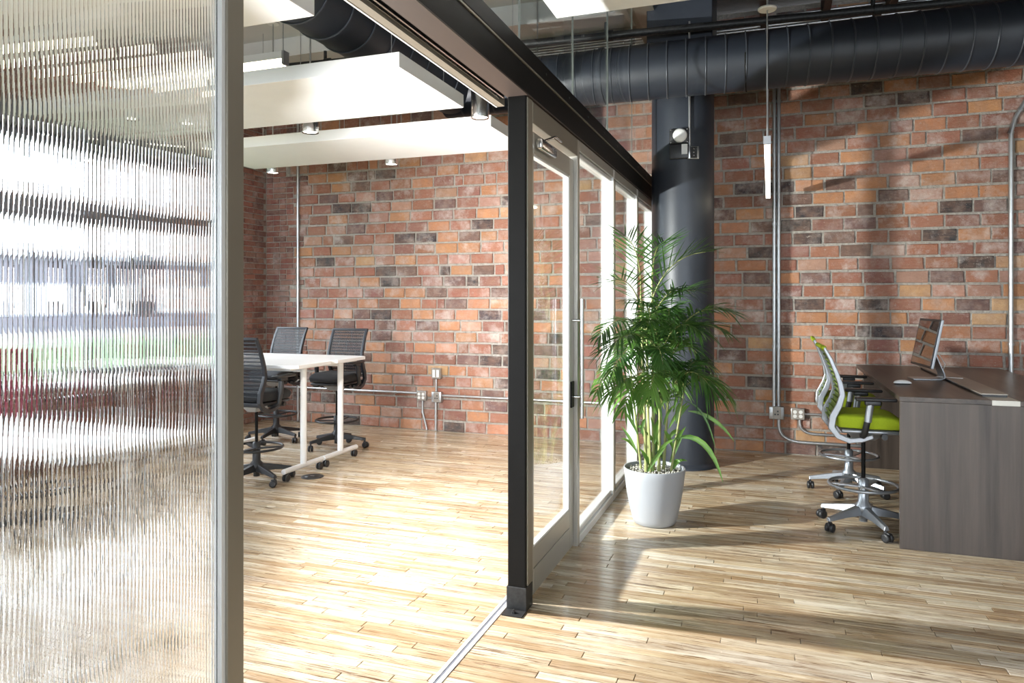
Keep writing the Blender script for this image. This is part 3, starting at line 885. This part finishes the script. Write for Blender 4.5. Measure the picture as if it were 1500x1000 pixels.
a = wp_(1141, 613); b = wp_(1145, 648); c = wp_(1178, 648); e = wp_(1330, 656)
conduit('curved_conduit', [a] + arc((a[0], a[1], a[2] - .07), (a[0], a[1], c[2] + .0), c) + [(e[0], e[1], c[2])], .019, 'bent grey conduit sweeping down from the data box', 0)
a = wp_(1171.5, 614); c = wp_(1196, 636); e = wp_(1330, 640)
conduit('curved_conduit', [a] + arc((a[0], a[1], a[2] - .03), (a[0], a[1], c[2]), c) + [(e[0], e[1], c[2])], .016, 'bent grey conduit sweeping down from the box of four sockets', 0)
a = wp_(1178, 606); e = wp_(1330, 615); conduit('low_conduit', [a, (e[0], e[1], a[2])], .013, 'straight grey conduit leaving the socket box behind the chairs', 0)
a = wp_(612, 575.5); e = wp_(372, 560); conduit('low_conduit', [a, (e[0], e[1], a[2])], .016, 'low grey conduit running from the socket box to the brick corner', 4)
a = wp_(648, 579); e = wp_(938, 596); conduit('low_conduit', [a, (e[0], e[1], a[2])], .016, 'low grey conduit running from the data box past the glass door', 4)
a = wp_(639, 555); e = wp_(639, 573); conduit('short_conduit', [a, (a[0], a[1], e[2])], .013, 'short grey conduit between the rocker plates and the data box', 0)
a = wp_(638.5, 588); conduit('short_conduit', [a, (a[0], a[1], .01)], .016, 'straight grey conduit dropping from the data box to the floor', 1)
a = wp_(619, 586); b = wp_(620, 603); e = wp_(625.5, 628); conduit('short_conduit', [a, (a[0], a[1], b[2]), (e[0], e[1], .01)], .013, 'kinked grey conduit dropping from the socket box to the floor', 1)

# ------------------------------------------------------------------ tables
def make_table(x0, x1, y0, y1, label, z=1.05):
    t = thing('bar_table', ((x0 + x1) / 2, (y0 + y1) / 2, 0)); tag(t, label, 'table', 'white bar tables')
    hx, hy = (x1 - x0) / 2, (y1 - y0) / 2; c = .05
    MB().prism([(-hx + c, -hy), (hx - c, -hy), (hx, -hy + c), (hx, hy - c), (hx - c, hy), (-hx + c, hy), (-hx, hy - c), (-hx, -hy + c)], z - .032, z).build('tabletop', M['white'], t, .004)
    for sx in (-1, 1):
        x = sx * (hx - .135)
        MB().tube([(x, 0, .115), (x, 0, z - .045)], .030, 16).build('leg', M['white'], t)
        MB().box(x - .04, x + .04, -hy + .06, hy - .06, z - .05, z - .03).build('bracket', M['white'], t)
        ft_ = MB().tube([(x, -hy + .01, .095), (x, hy - .01, .095)], .024, 14).build('foot', M['white'], t)
        for sy in (-1, 1):
            w = MB()
            for q in (-.014, .014): w.M = Matrix.Translation((x + q, sy * (hy - .05), .035)) @ Matrix.Rotation(PI / 2, 4, 'Y'); w.lathe([(.024, -.010), (.034, -.007), (.034, .007), (.024, .010)], 16)
            w.M = Matrix.Identity(4); w.tube([(x, sy * (hy - .05), .035), (x, sy * (hy - .05), .08)], .008, 8)
            w.build('caster', M['black'], t)
    MB().box(-hx + .16, hx - .16, -.02, .02, z - .085, z - .035).build('stretcher', M['white'], t)
    return t
make_table(-5.52, -3.965, 5.40, 6.012, 'white bar-height table with white legs, nearer the ribbed door')
make_table(-5.52, -3.965, 6.016, 6.628, 'white bar-height table with white legs, nearer the brick wall')
make_table(-6.05, -4.45, 3.92, 4.54, 'white bar-height table by the window with dark red stools', 1.02)
make_table(-4.0, -2.5, 2.08, 2.70, 'white bar-height table close behind the ribbed glass', 1.02)

# ------------------------------------------------------------------ stools
BACK = [(.03, .695), (-.04, .668), (-.12, .658), (-.19, .685), (-.235, .745), (-.225, .82), (-.185, .90), (-.165, .97), (-.178, 1.05), (-.205, 1.13), (-.24, 1.22), (-.285, 1.305)]
def back_at(z):
    pts = BACK[4:]
    for (a, b), (c, d) in zip(pts, pts[1:]):
        if b <= z <= d: return a + (c - a) * (z - b) / (d - b)
    return pts[-1][0]
def make_stool(label, frame, seat, slat, dark, basem, cap, loc, rz, group, base_rot=0.0):
    s = thing('drafting_stool', loc, rz); tag(s, label, 'stool', group)
    # base with five legs and casters
    MB().lathe([(.028, .05), (.028, .10), (.055, .105), (.058, .165), (.036, .19), (.034, .30)], 20).build('hub', basem, s)
    for k in range(5):
        a = base_rot + 2 * PI * k / 5
        R = Matrix.Rotation(a, 4, 'Z')
        m = MB(); m.M = R
        vs = []
        for x, hw, zt, zb in ((.035, .036, .165, .100), (.17, .026, .138, .095), (.315, .019, .105, .078)):
            vs += [(x, -hw, zb), (x, hw, zb), (x, hw * .55, zt), (x, -hw * .55, zt)]
        fs = [(3, 2, 1, 0), (8, 9, 10, 11)]
        for i in (0, 4):
            for j in range(4): j2 = (j + 1) % 4; fs.append((i + j, i + j2, i + 4 + j2, i + 4 + j))
        m.add(vs, fs); m.build('base_leg', basem, s, .003)
        c = MB(); tw = a + 1.1 * k
        T = R @ Matrix.Translation((.305, 0, 0)) @ Matrix.Rotation(tw, 4, 'Z') @ Matrix.Translation((.012, 0, 0))
        for q in (-.016, .016): c.M = T @ Matrix.Translation((0, q, .031)) @ Matrix.Rotation(PI / 2, 4, 'X'); c.lathe([(.020, -.012), (.031, -.009), (.031, .009), (.020, .012)], 18)
        cas = c.build('caster', M['black'], s)
        c = MB(); c.M = T; c.tube([(-.012, 0, .035), (-.012, 0, .085)], .009, 8); c.rbox(-.03, .02, -.010, .010, .035, .068, .006); c.build('caster_stem', M['black'], cas)
    MB().lathe([(.014, .29), (.014, .64)], 14).build('gas_column', M['steel'], s)
    MB().lathe([(.034, .27), (.036, .345), (.022, .36)], 18).build('ring_clamp', basem, s)
    fr = MB().tube([(.228 * math.cos(2 * PI * k / 40), .228 * math.sin(2 * PI * k / 40), .31) for k in range(40)], .0115, 8, True).build('foot_ring', basem, s)
    for k in range(3):
        a = .5 + 2 * PI * k / 3
        m = MB(); m.M = Matrix.Rotation(a, 4, 'Z'); m.add([(.02, -.03, .295), (.02, .03, .295), (.225, .014, .303), (.225, -.014, .303), (.02, -.03, .307), (.02, .03, .307), (.225, .014, .313), (.225, -.014, .313)],
            [(3, 2, 1, 0), (4, 5, 6, 7), (0, 1, 5, 4), (1, 2, 6, 5), (2, 3, 7, 6), (3, 0, 4, 7)]); m.build('spoke', basem, fr)
    # mechanism
    m = MB(); m.add([(-.10, -.13, .715), (.10, -.13, .715), (.13, .15, .72), (-.13, .15, .72), (-.045, -.07, .635), (.045, -.07, .635), (.05, .07, .64), (-.05, .07, .64)],
        [(0, 1, 2, 3), (7, 6, 5, 4), (4, 5, 1, 0), (5, 6, 2, 1), (6, 7, 3, 2), (7, 4, 0, 3)]); m.build('mechanism', M['silver'], s, .004)
    for sx in (-1, 1):
        m = MB(); m.M = Matrix.Translation((sx * .20, .10, .695)) @ Matrix.Rotation(PI / 2, 4, 'Y'); m.lathe([(.020, -.03), (.022, .0), (.020, .03)], 14); m.build('adjuster_knob', M['black'], s)
    MB().rbox(-.205, .205, -.17, .21, .705, .735, .012).build('seat_pan', M['silver'] if frame is M['silver'] else M['black'], s)
    # seat cushion: rounded, dropping at the front
    bm = bmesh.new(); bmesh.ops.create_grid(bm, x_segments=14, y_segments=14, size=1)
    top = []
    for v in bm.verts:
        u, w = v.co.x, v.co.y
        r = max(abs(u), abs(w)); x = u * (.235 - .015 * (w < 0) * abs(w)); y_ = w * .235 + .02
        k = math.sqrt(u * u + w * w) / max(r, 1e-6); f_ = 1 - .10 * (k - 1) / .414 * r ** 3
        z = .835 - .022 * r ** 6 - .035 * max(0, w - .3) ** 2 / .49 + .012 * abs(u) ** 2
        v.co = Vector((x * f_, y_ * f_, z))
    ge = bmesh.ops.extrude_face_region(bm, geom=bm.faces[:])
    for e in ge['geom']:
        if isinstance(e, bmesh.types.BMVert): e.co.z = .742; e.co.x *= .95; e.co.y = .02 + (e.co.y - .02) * .95
    bmesh.ops.recalc_face_normals(bm, faces=bm.faces[:])
    for f_ in bm.faces: f_.smooth = True
    me = bpy.data.meshes.new('seat'); bm.to_mesh(me); bm.free(); me.materials.append(seat)
    link('seat', me, s, .012)
    # back frame
    for sx in (-1, 1):
        x = sx * .213
        th = [.030, .034, .038, .042, .046, .046, .042, .038, .034, .030, .026, .020]
        MB().ribbon(BACK, x - .016, x + .016, th).build('back_rail', frame, s, .006)
    MB().rbox(-.229, .229, -.297, -.268, 1.285, 1.312, .009).build('top_rail', cap, s)
    MB().rbox(-.213, .213, -.225, -.195, .70, .74, .008).build('lower_rail', frame, s)
    nS = 15
    for k in range(nS):
        z = .79 + k * (1.262 - .79) / (nS - 1); y_ = back_at(z)
        m = MB().rbox(-.199, .199, y_ - .004, y_ + .006, z - .0065, z + .0065, .003, 1); m.build('back_slat', slat, s)
    mb_ = MB(); vs, fs = [], []
    zz = [.77 + k * .04 for k in range(14)]
    for z in zz:
        y_ = back_at(z) + .010
        vs += [(-.199, y_, z), (.199, y_, z), (-.199, y_ + .002, z), (.199, y_ + .002, z)]
    for i in range(len(zz) - 1):
        a = 4 * i; fs += [(a, a + 1, a + 5, a + 4), (a + 2, a + 6, a + 7, a + 3), (a, a + 4, a + 6, a + 2), (a + 1, a + 3, a + 7, a + 5)]
    mb_.add(vs, fs, False).build('back_panel', dark, s)
    # arms
    for sx in (-1, 1):
        x = sx * .262
        ar = MB().rbox(x - .042, x + .042, -.09, .165, .945, .968, .010).build('armrest', M['black'], s)
        MB().rbox(x - .025, x + .025, -.03, .07, .915, .948, .008).build('pad_mount', M['black'], ar)
        m = MB(); m.tube([(sx * .262, .005, .925), (sx * .262, -.012, .80)], .024, 12); m.build('arm_sleeve', M['silver'] if frame is M['silver'] else M['black'], ar)
        m = MB(); m.tube([(sx * .262, -.012, .815), (sx * .260, -.030, .72), (sx * .215, -.035, .69), (sx * .15, -.03, .695)], [.021, .021, .020, .016], 12); m.build('arm_post', M['black'], ar)
    return s
G1 = 'black stools at the white tables'
KW = dict(frame=M['navy'], seat=M['blackfab'], slat=M['navy'], dark=M['mesh'], basem=M['black'], cap=M['navy'])
make_stool('black drafting stool seen from behind, on the near side of the white tables', loc=(-4.36, 5.37, 0), rz=.03, group=G1, base_rot=.85, **KW)
make_stool('black drafting stool on the far side of the tables, nearer the brick corner', loc=(-5.42, 7.02, 0), rz=PI - .05, group=G1, base_rot=.5, **KW)
make_stool('black drafting stool on the far side of the tables, nearer the socket box', loc=(-4.52, 6.90, 0), rz=PI + .02, group=G1, base_rot=1.0, **KW)
KR = dict(frame=M['navy'], seat=M['red'], slat=M['red'], dark=M['red'], basem=M['black'], cap=M['red'])
make_stool('dark red drafting stool behind the ribbed glass, nearer the lamp', loc=(-4.82, 3.66, 0), rz=.1, group='red stools behind the ribbed glass', base_rot=.3, **KR)
make_stool('dark red drafting stool behind the ribbed glass, nearer the window', loc=(-5.60, 3.66, 0), rz=-.08, group='red stools behind the ribbed glass', base_rot=.8, **KR)
KG = dict(frame=M['silver'], seat=M['lime'], slat=M['limedark'], dark=M['limedark'], basem=M['silver'], cap=M['lime'])
make_stool('silver drafting stool with lime seat at the near end of the desk', loc=(.630, 5.735, 0), rz=-PI / 2 + .04, group='lime stools at the desk', base_rot=.32, **KG)
make_stool('silver drafting stool with lime seat, beside the brick wall', loc=(.634, 6.80, 0), rz=-PI / 2 - .02, group='lime stools at the desk', base_rot=.95, **KG)

# ------------------------------------------------------------------ desk
dk = thing('standing_desk', (.80, 5.33, 0)); tag(dk, 'double bar-height desk of dark grained wood', 'desk')
DX, DYL = 1.20, 2.52
MB().box(0, .522, 0, DYL, .968, 1.0).build('desktop', M['lam_y'], dk, .0015)
MB().box(.676, DX, 0, DYL, .968, 1.0).build('desktop', M['lam_y'], dk, .0015)
MB().box(.004, DX, .006, .036, .0, .967).build('end_panel', M['lam_z'], dk, .0015)
MB().box(.06, DX - .02, DYL - .04, DYL - .01, .0, .967).build('end_panel', M['lam_z'], dk, .0015)
MB().box(.56, .585, .036, DYL - .04, .35, .967).build('modesty_panel', M['lam_z'], dk)
MB().box(.523, .675, -.001, DYL, .966, .9995).build('cable_trough', M['alu'], dk, .001)
MB().box(.505, .66, .19, DYL - .25, 1.012, 1.020).build('trough_cover', M['taupe'], dk, .001)
MB().box(.515, .53, .20, DYL - .26, .9995, 1.0125).build('gap_shadow_strip', M['black'], dk)  # black strips painted in for the shaded gap under the cover
MB().box(.515, .655, .19, .205, .9995, 1.0125).build('gap_shadow_strip', M['black'], dk)
# monitor
mo = thing('desktop_monitor', (1.135, 6.57, 1.0), 0.10); tag(mo, 'slim silver monitor with a dark glossy screen on the desk', 'monitor')
tilt = Matrix.Rotation(.19, 4, 'Y')
hd = Matrix.Translation((.0, 0, .105)) @ tilt
m = MB(); m.M = hd; m.box(.004, .024, -.258, .258, 0, .385); shell = m.build('back_shell', M['silver'], mo, .004)
m = MB(); m.M = hd; m.box(-.002, .0045, -.258, .258, 0, .385); m.build('bezel', M['black'], mo, .001)
m = MB(); m.M = hd; m.box(-.0032, -.0015, -.243, .243, .020, .367); m.build('screen', M['screen'], mo)
m = MB(); m.ribbon([(-.07, .006), (.05, .006), (.13, .007), (.155, .02), (.15, .05), (.09, .20), (.075, .255)], -.085, .085, .010); st_ = m.build('stand', M['silver'], mo, .002); st_.rotation_euler = (0, 0, -PI / 2)
MB().tube([(.08, 0, .22), (.14, .02, .20), (.19, .03, .12), (.16, .04, .022), (.12, .0, .024), (.18, -.08, .026), (.26, -.14, .026)], .003, 6).build('power_cable', M['socket'], mo)
# mouse
gx, gy = ground(1322, 562.5, 1.0)
ms = thing('computer_mouse', (gx, gy, 1.0008), .15); tag(ms, 'low white computer mouse on the dark desk', 'mouse')
def dome(hx, hy, z0, z1, name, m_):
    vs, fs = [], []; nr, na_ = 6, 24
    for i in range(nr):
        a = i / (nr - 1) * PI / 2
        for k in range(na_):
            t = 2 * PI * k / na_
            cc, ss = math.cos(t), math.sin(t)
            vs.append((hx * math.copysign(abs(cc) ** .7, cc) * math.cos(a) if i < nr - 1 else 0, hy * math.copysign(abs(ss) ** .7, ss) * math.cos(a) if i < nr - 1 else 0, z0 + (z1 - z0) * math.sin(a)))
    for i in range(nr - 1):
        for k in range(na_): k2 = (k + 1) % na_; fs.append((i * na_ + k, i * na_ + k2, (i + 1) * na_ + k2, (i + 1) * na_ + k))
    fs.append(tuple(range(na_))[::-1])
    return MB().add(vs, fs, True).build(name, m_, ms)
dome(.062, .033, .008, .032, 'shell', M['white']); dome(.055, .028, .0, .010, 'underside', M['black'])

# ------------------------------------------------------------------ floor outlet
gx, gy = ground(457.5, 698)
fo = thing('floor_outlet', (gx, gy, 0)); tag(fo, 'round black outlet cover in the floor by the white tables', 'outlet')
MB().lathe([(.102, .0), (.102, .003), (.094, .007), (.0005, .007)], 36).build('cover', M['black'], fo)
MB().lathe([(.07, .007), (.07, .0085), (.0005, .0085)], 30).build('lid', M['screw'], fo)
MB().box(-.02, .02, -.006, .006, .0085, .010).build('finger_pull', M['galv'], fo)

# ------------------------------------------------------------------ lamp behind the ribbed door
lm = thing('studio_lamp', (LAMP_POS[0], LAMP_POS[1], 0)); tag(lm, 'bright lamp on a slim black tripod stand behind the ribbed glass', 'lamp')
for k in range(3):
    a = 2 * PI * k / 3 + 2.6
    MB().tube([(0, 0, .55), (.38 * math.cos(a), .38 * math.sin(a), .012)], .011, 8).build('leg', M['black'], lm)
MB().tube([(0, 0, .2), (0, 0, LAMP_POS[2] - .10)], .013, 8).build('pole', M['black'], lm)
MB().lathe([(.03, LAMP_POS[2] - .115), (.05, LAMP_POS[2] - .10), (.03, LAMP_POS[2] - .085)], 16).build('socket', M['black'], lm)
hd_ = thing('lamp_head', (0, 0, LAMP_POS[2]), math.radians(24)); hd_.parent = lm
# open drum, axis along local +X; added, like both flaps, to block lamp light
dm = MB(); dm.M = Matrix.Rotation(PI / 2, 4, 'Y')
dm.lathe([(.185, .080), (.185, -.06), (.15, -.12), (.03, -.16), (.03, -.165), (.155, -.126), (.191, -.062), (.191, .080), (.185, .080)], 36, cap0=False, cap1=False)
dm.build('light_shield_drum', M['black'], hd_)  # unseen shield keeping lamp light off the camera side and left wall
light_block_hood = [(-.10, -.16), (.02, -.17), (.095, -.12), (.12, 0), (.095, .12), (.02, .17), (-.10, .16)]
MB().prism(light_block_hood, .095, .099).build('light_block_hood', M['black'], hd_)  # added to cut lamp light going up to the ceiling panels
MB().prism([(a * .72 if a > 0 else a, b) for a, b in light_block_hood], -.099, -.095).build('light_block_flap', M['black'], hd_)  # added to cut lamp light on the floor close by
ld = bpy.data.lights.new('lamp_light', 'POINT'); ld.energy = LAMP_W; ld.shadow_soft_size = .06; ld.color = (1.0, .985, .96)
lo = bpy.data.objects.new('lamp_light', ld); COL.objects.link(lo); lo.location = LAMP_POS

# ------------------------------------------------------------------ palm
PX, PY = -.80, 5.36
pa = thing('potted_palm', (PX, PY, 0)); tag(pa, 'tall feathery palm in a round grey planter by the glass partition', 'plant')
MB().lathe([(.02, .0), (.135, .0), (.150, .008), (.163, .04), (.186, .14), (.205, .25), (.217, .35), (.224, .402), (.222, .408), (.214, .408), (.210, .39), (.195, .30), (.02, .30)], 56, cap0=False, cap1=False).build('planter', M['pot'], pa)
MB().lathe([(.20, .372), (.12, .380), (.002, .383)], 32, cap0=False).build('soil', M['soil'], pa)
gv = MB(); rr = random.Random(3)
for k in range(420):
    a = rr.uniform(0, 2 * PI); r = .200 * math.sqrt(rr.random()); s = rr.uniform(.005, .011)
    gv.M = Matrix.Translation((r * math.cos(a), r * math.sin(a), .384 + rr.uniform(-.002, .006))) @ Euler((rr.uniform(0, 3), rr.uniform(0, 3), 0)).to_matrix().to_4x4()
    gv.add([(s, 0, 0), (-s, 0, 0), (0, s * .8, 0), (0, -s * .8, 0), (0, 0, s * .6), (0, 0, -s * .6)], [(0, 2, 4), (2, 1, 4), (1, 3, 4), (3, 0, 4), (2, 0, 5), (1, 2, 5), (3, 1, 5), (0, 3, 5)])
g_ = gv.build('gravel', M['gravel'], pa); g_['kind'] = 'stuff'
RV = Vector((CS, SN, 0)); FV = Vector((-SN, CS, 0)); UP = Vector((0, 0, 1))
PXM = 5.33 / FPX
def loc_(px, py, dep):      # position from picture offsets round the plant's own axis
    return RV * ((px - 958) * PXM) + UP * (CAM_H + (HORIZON - py) * PXM) + FV * dep
def quad_pts(a, b, c, n): return [a * (1 - t) ** 2 + b * 2 * t * (1 - t) + c * t * t for t in [k / (n - 1) for k in range(n)]]
def leaflet(mb, base, d, side, ln, w, droop):
    """narrow folded blade"""
    d = d.normalized(); n = 5
    pts = [base + d * (ln * t) - UP * (droop * ln * t * t) for t in [k / n for k in range(n + 1)]]
    wd = [.30, .85, 1.0, .80, .45, .04]
    wv = d.cross(side).normalized()
    if wv.length < .1: wv = d.cross(UP).normalized()
    nv = wv.cross(d).normalized()
    vs, fs = [], []
    for p, q in zip(pts, wd):
        vs += [tuple(p - wv * w * q + nv * w * q * .35), tuple(p), tuple(p + wv * w * q + nv * w * q * .35)]
    for i in range(n):
        a = 3 * i; fs += [(a, a + 1, a + 4, a + 3), (a + 1, a + 2, a + 5, a + 4)]
    mb.add(vs, fs, True)
def frond(base, mid, tip, nl, ln, w, rr, start=.28, m='leaf', droop=.35):
    pts = quad_pts(base, mid, tip, 16)
    mb = MB(); mb.mi = 1
    mb.tube(pts, [.0052 * (1 - .75 * k / 15) + .0008 for k in range(16)], 5)
    mb.mi = 0
    for i in range(nl):
        t = start + (1 - start) * (i + .5) / nl
        f = t * 15; k = min(int(f), 14); p = pts[k].lerp(pts[k + 1], f - k); tg = (pts[k + 1] - pts[k]).normalized()
        sd = tg.cross(UP)
        if sd.length < .15: sd = tg.cross(FV)
        sd.normalize(); nrm = sd.cross(tg)
        tt = (i + .5) / nl
        L_ = ln * (.62 + .75 * math.sin(PI * min(1, tt * .8 + .18)) * .55) * rr.uniform(.85, 1.1)
        sp = 1.05 - .55 * tt
        for s_ in (-1, 1):
            d = sd * s_ * sp + tg * (.55 + .55 * tt) + nrm * rr.uniform(.05, .38) + Vector((rr.uniform(-.1, .1), rr.uniform(-.1, .1), rr.uniform(-.1, .1)))
            leaflet(mb, p, d, nrm, L_, w * rr.uniform(.8, 1.15), droop * rr.uniform(.5, 1.5))
    leaflet(mb, pts[-1], pts[-1] - pts[-2], UP, ln * .5, w * .8, .2)
    mb.v = [(x if x > -.345 else -.345 + (x + .345) * .12, y, z) for x, y, z in mb.v]      # leaves press against the glass, not through it
    return mb.build('frond', [M[m], M['cane']], pa)
# canes
canes = []
for (bx, bd, tx, ty, td, r) in ((945, -.03, 938, 430, .0, .013), (952, .05, 948, 455, .05, .012), (962, -.06, 965, 500, -.05, .011), (972, .02, 985, 485, .03, .011), (957, .0, 955, 400, .02, .010),
                                (940, .04, 925, 530, .10, .009), (980, -.04, 1000, 560, -.05, .009), (968, .08, 975, 540, .16, .010), (950, -.08, 942, 560, -.14, .009)):
    b = loc_(bx, 692, bd); b.z = .375; t = loc_(tx, ty, td)
    pts = quad_pts(b, b.lerp(t, .5) + Vector((0, 0, .0)), t, 14)
    m = MB()
    rad = [r * (1 - .45 * k / 13) * (1.14 if k % 3 == 0 else 1) for k in range(14)]
    m.tube(pts, rad, 8)
    m.build('cane', M['cane'], pa); canes.append((b, t))
rr = random.Random(21)
FR = [ # base px,py ; mid ; tip ; depths ; leaflets, length, width
    ((950, 455, .0), (965, 375, -.10), (1022, 372, -.20), 13, .30, .0115), ((938, 440, .0), (935, 365, .05), (905, 352, .12), 13, .27, .0085),
    ((955, 410, .0), (960, 350, .1), (985, 352, .25), 11, .26, .010), ((940, 460, .0), (915, 400, -.15), (885, 415, -.30), 13, .26, .009),
    ((948, 470, .05), (985, 420, .2), (1035, 425, .35), 13, .27, .0115), ((985, 500, .0), (1005, 440, -.15), (1045, 455, -.32), 14, .30, .013),
    ((985, 500, .0), (1020, 460, .05), (1062, 485, .10), 13, .28, .013), ((938, 480, .0), (905, 450, .05), (872, 488, .05), 13, .26, .011),
    ((945, 500, .0), (915, 470, -.2), (880, 505, -.35), 14, .27, .0125), ((925, 540, .1), (900, 515, .1), (868, 562, .06), 12, .25, .0135),
    ((942, 565, -.1), (915, 525, -.2), (885, 565, -.30), 12, .25, .014), ((965, 520, -.05), (975, 455, -.25), (1000, 480, -.45), 14, .28, .013),
    ((965, 520, .0), (950, 455, -.25), (930, 470, -.45), 14, .28, .013), ((975, 545, .1), (985, 480, .3), (1010, 500, .45), 13, .28, .012),
    ((975, 545, .1), (960, 480, .3), (935, 490, .5), 13, .28, .012), ((1000, 565, -.05), (1025, 535, -.1), (1052, 570, -.15), 12, .26, .015),
    ((1000, 565, .0), (1015, 520, .1), (1040, 535, .22), 12, .26, .013), ((985, 560, -.05), (1000, 520, -.25), (1020, 560, -.40), 12, .26, .014),
    ((950, 560, -.1), (950, 520, -.3), (935, 560, -.45), 12, .25, .014), ((948, 480, .0), (965, 420, -.2), (978, 425, -.38), 13, .27, .011),
    ((942, 560, -.05), (925, 540, .0), (905, 585, .05), 10, .21, .014), ((972, 520, .1), (1010, 490, .15), (1030, 520, .2), 13, .26, .013),
    ((940, 520, .05), (920, 490, .15), (890, 535, .25), 12, .25, .0125), ((955, 500, -.05), (945, 440, -.15), (918, 440, -.25), 13, .26, .010)]
for k, (a, b, c, nl, ln, w) in enumerate(FR):
    if c[0] < 920: b = (b[0], b[1], b[2] - .2); c = (c[0] - 4, c[1], min(c[2], -.28) - .14)
    tp = k < 5
    frond(loc_(*a), loc_(*b), loc_(*c), int(nl * (1.15 if tp else 1.55)), ln * (1.12 if tp else .95), w * (.62 if tp else .72), rr, start=.16, m='leaf2' if k in (10, 15, 18, 9, 20) else 'leaf', droop=.06 if tp else .25 + .02 * k)
for k in range(22):                      # the dense middle
    bx = rr.uniform(935, 985); by = rr.uniform(470, 600); a_ = rr.uniform(0, 2 * PI); R_ = rr.uniform(.16, .36)
    b = loc_(bx, by, rr.uniform(-.1, .1)); dv = RV * math.cos(a_) + FV * math.sin(a_) * .8
    tip = b + dv * R_ + UP * rr.uniform(-.02, .16); mid = b + dv * R_ * .45 + UP * rr.uniform(.14, .26)
    if tip.x < -.34: tip.x = -.34
    frond(b, mid, tip, 16, rr.uniform(.18, .25), rr.uniform(.0075, .0105), rr, start=.15, m='leaf2' if k % 4 == 0 else 'leaf', droop=.35)
# broad low leaves and the drooping one
def blade(p0, p1, p2, w, m='leaf2'):
    pts = quad_pts(p0, p1, p2, 9); vs, fs = [], []
    for k, p in enumerate(pts):
        t = k / 8; tg = (pts[min(k + 1, 8)] - pts[max(k - 1, 0)]).normalized(); wv = tg.cross(FV).normalized(); q = w * math.sin(PI * min(1, .06 + t * .94)) ** .8
        vs += [tuple(p - wv * q), tuple(p + FV * q * .35), tuple(p + wv * q)]
    for i in range(8): a = 3 * i; fs += [(a, a + 1, a + 4, a + 3), (a + 1, a + 2, a + 5, a + 4)]
    MB().add(vs, fs, True).build('leaf', M[m], pa)
blade(loc_(985, 640, -.05), loc_(1030, 620, -.12), loc_(1050, 700, -.15), .020); blade(loc_(1005, 600, -.05), loc_(1040, 600, -.1), loc_(1068, 642, -.12), .014)
blade(loc_(1000, 585, -.05), loc_(1030, 590, -.1), loc_(1042, 660, -.12), .008, 'leaf')
for k in range(34):
    x = rr.uniform(930, 990); y = rr.uniform(585, 690); dx = rr.uniform(-28, 28); dep = rr.uniform(-.1, .1)
    blade(loc_(x, y, dep), loc_(x + dx * .4, y - 22, dep), loc_(x + dx, y - rr.uniform(8, 45), dep + rr.uniform(-.1, .05)), rr.uniform(.010, .017))
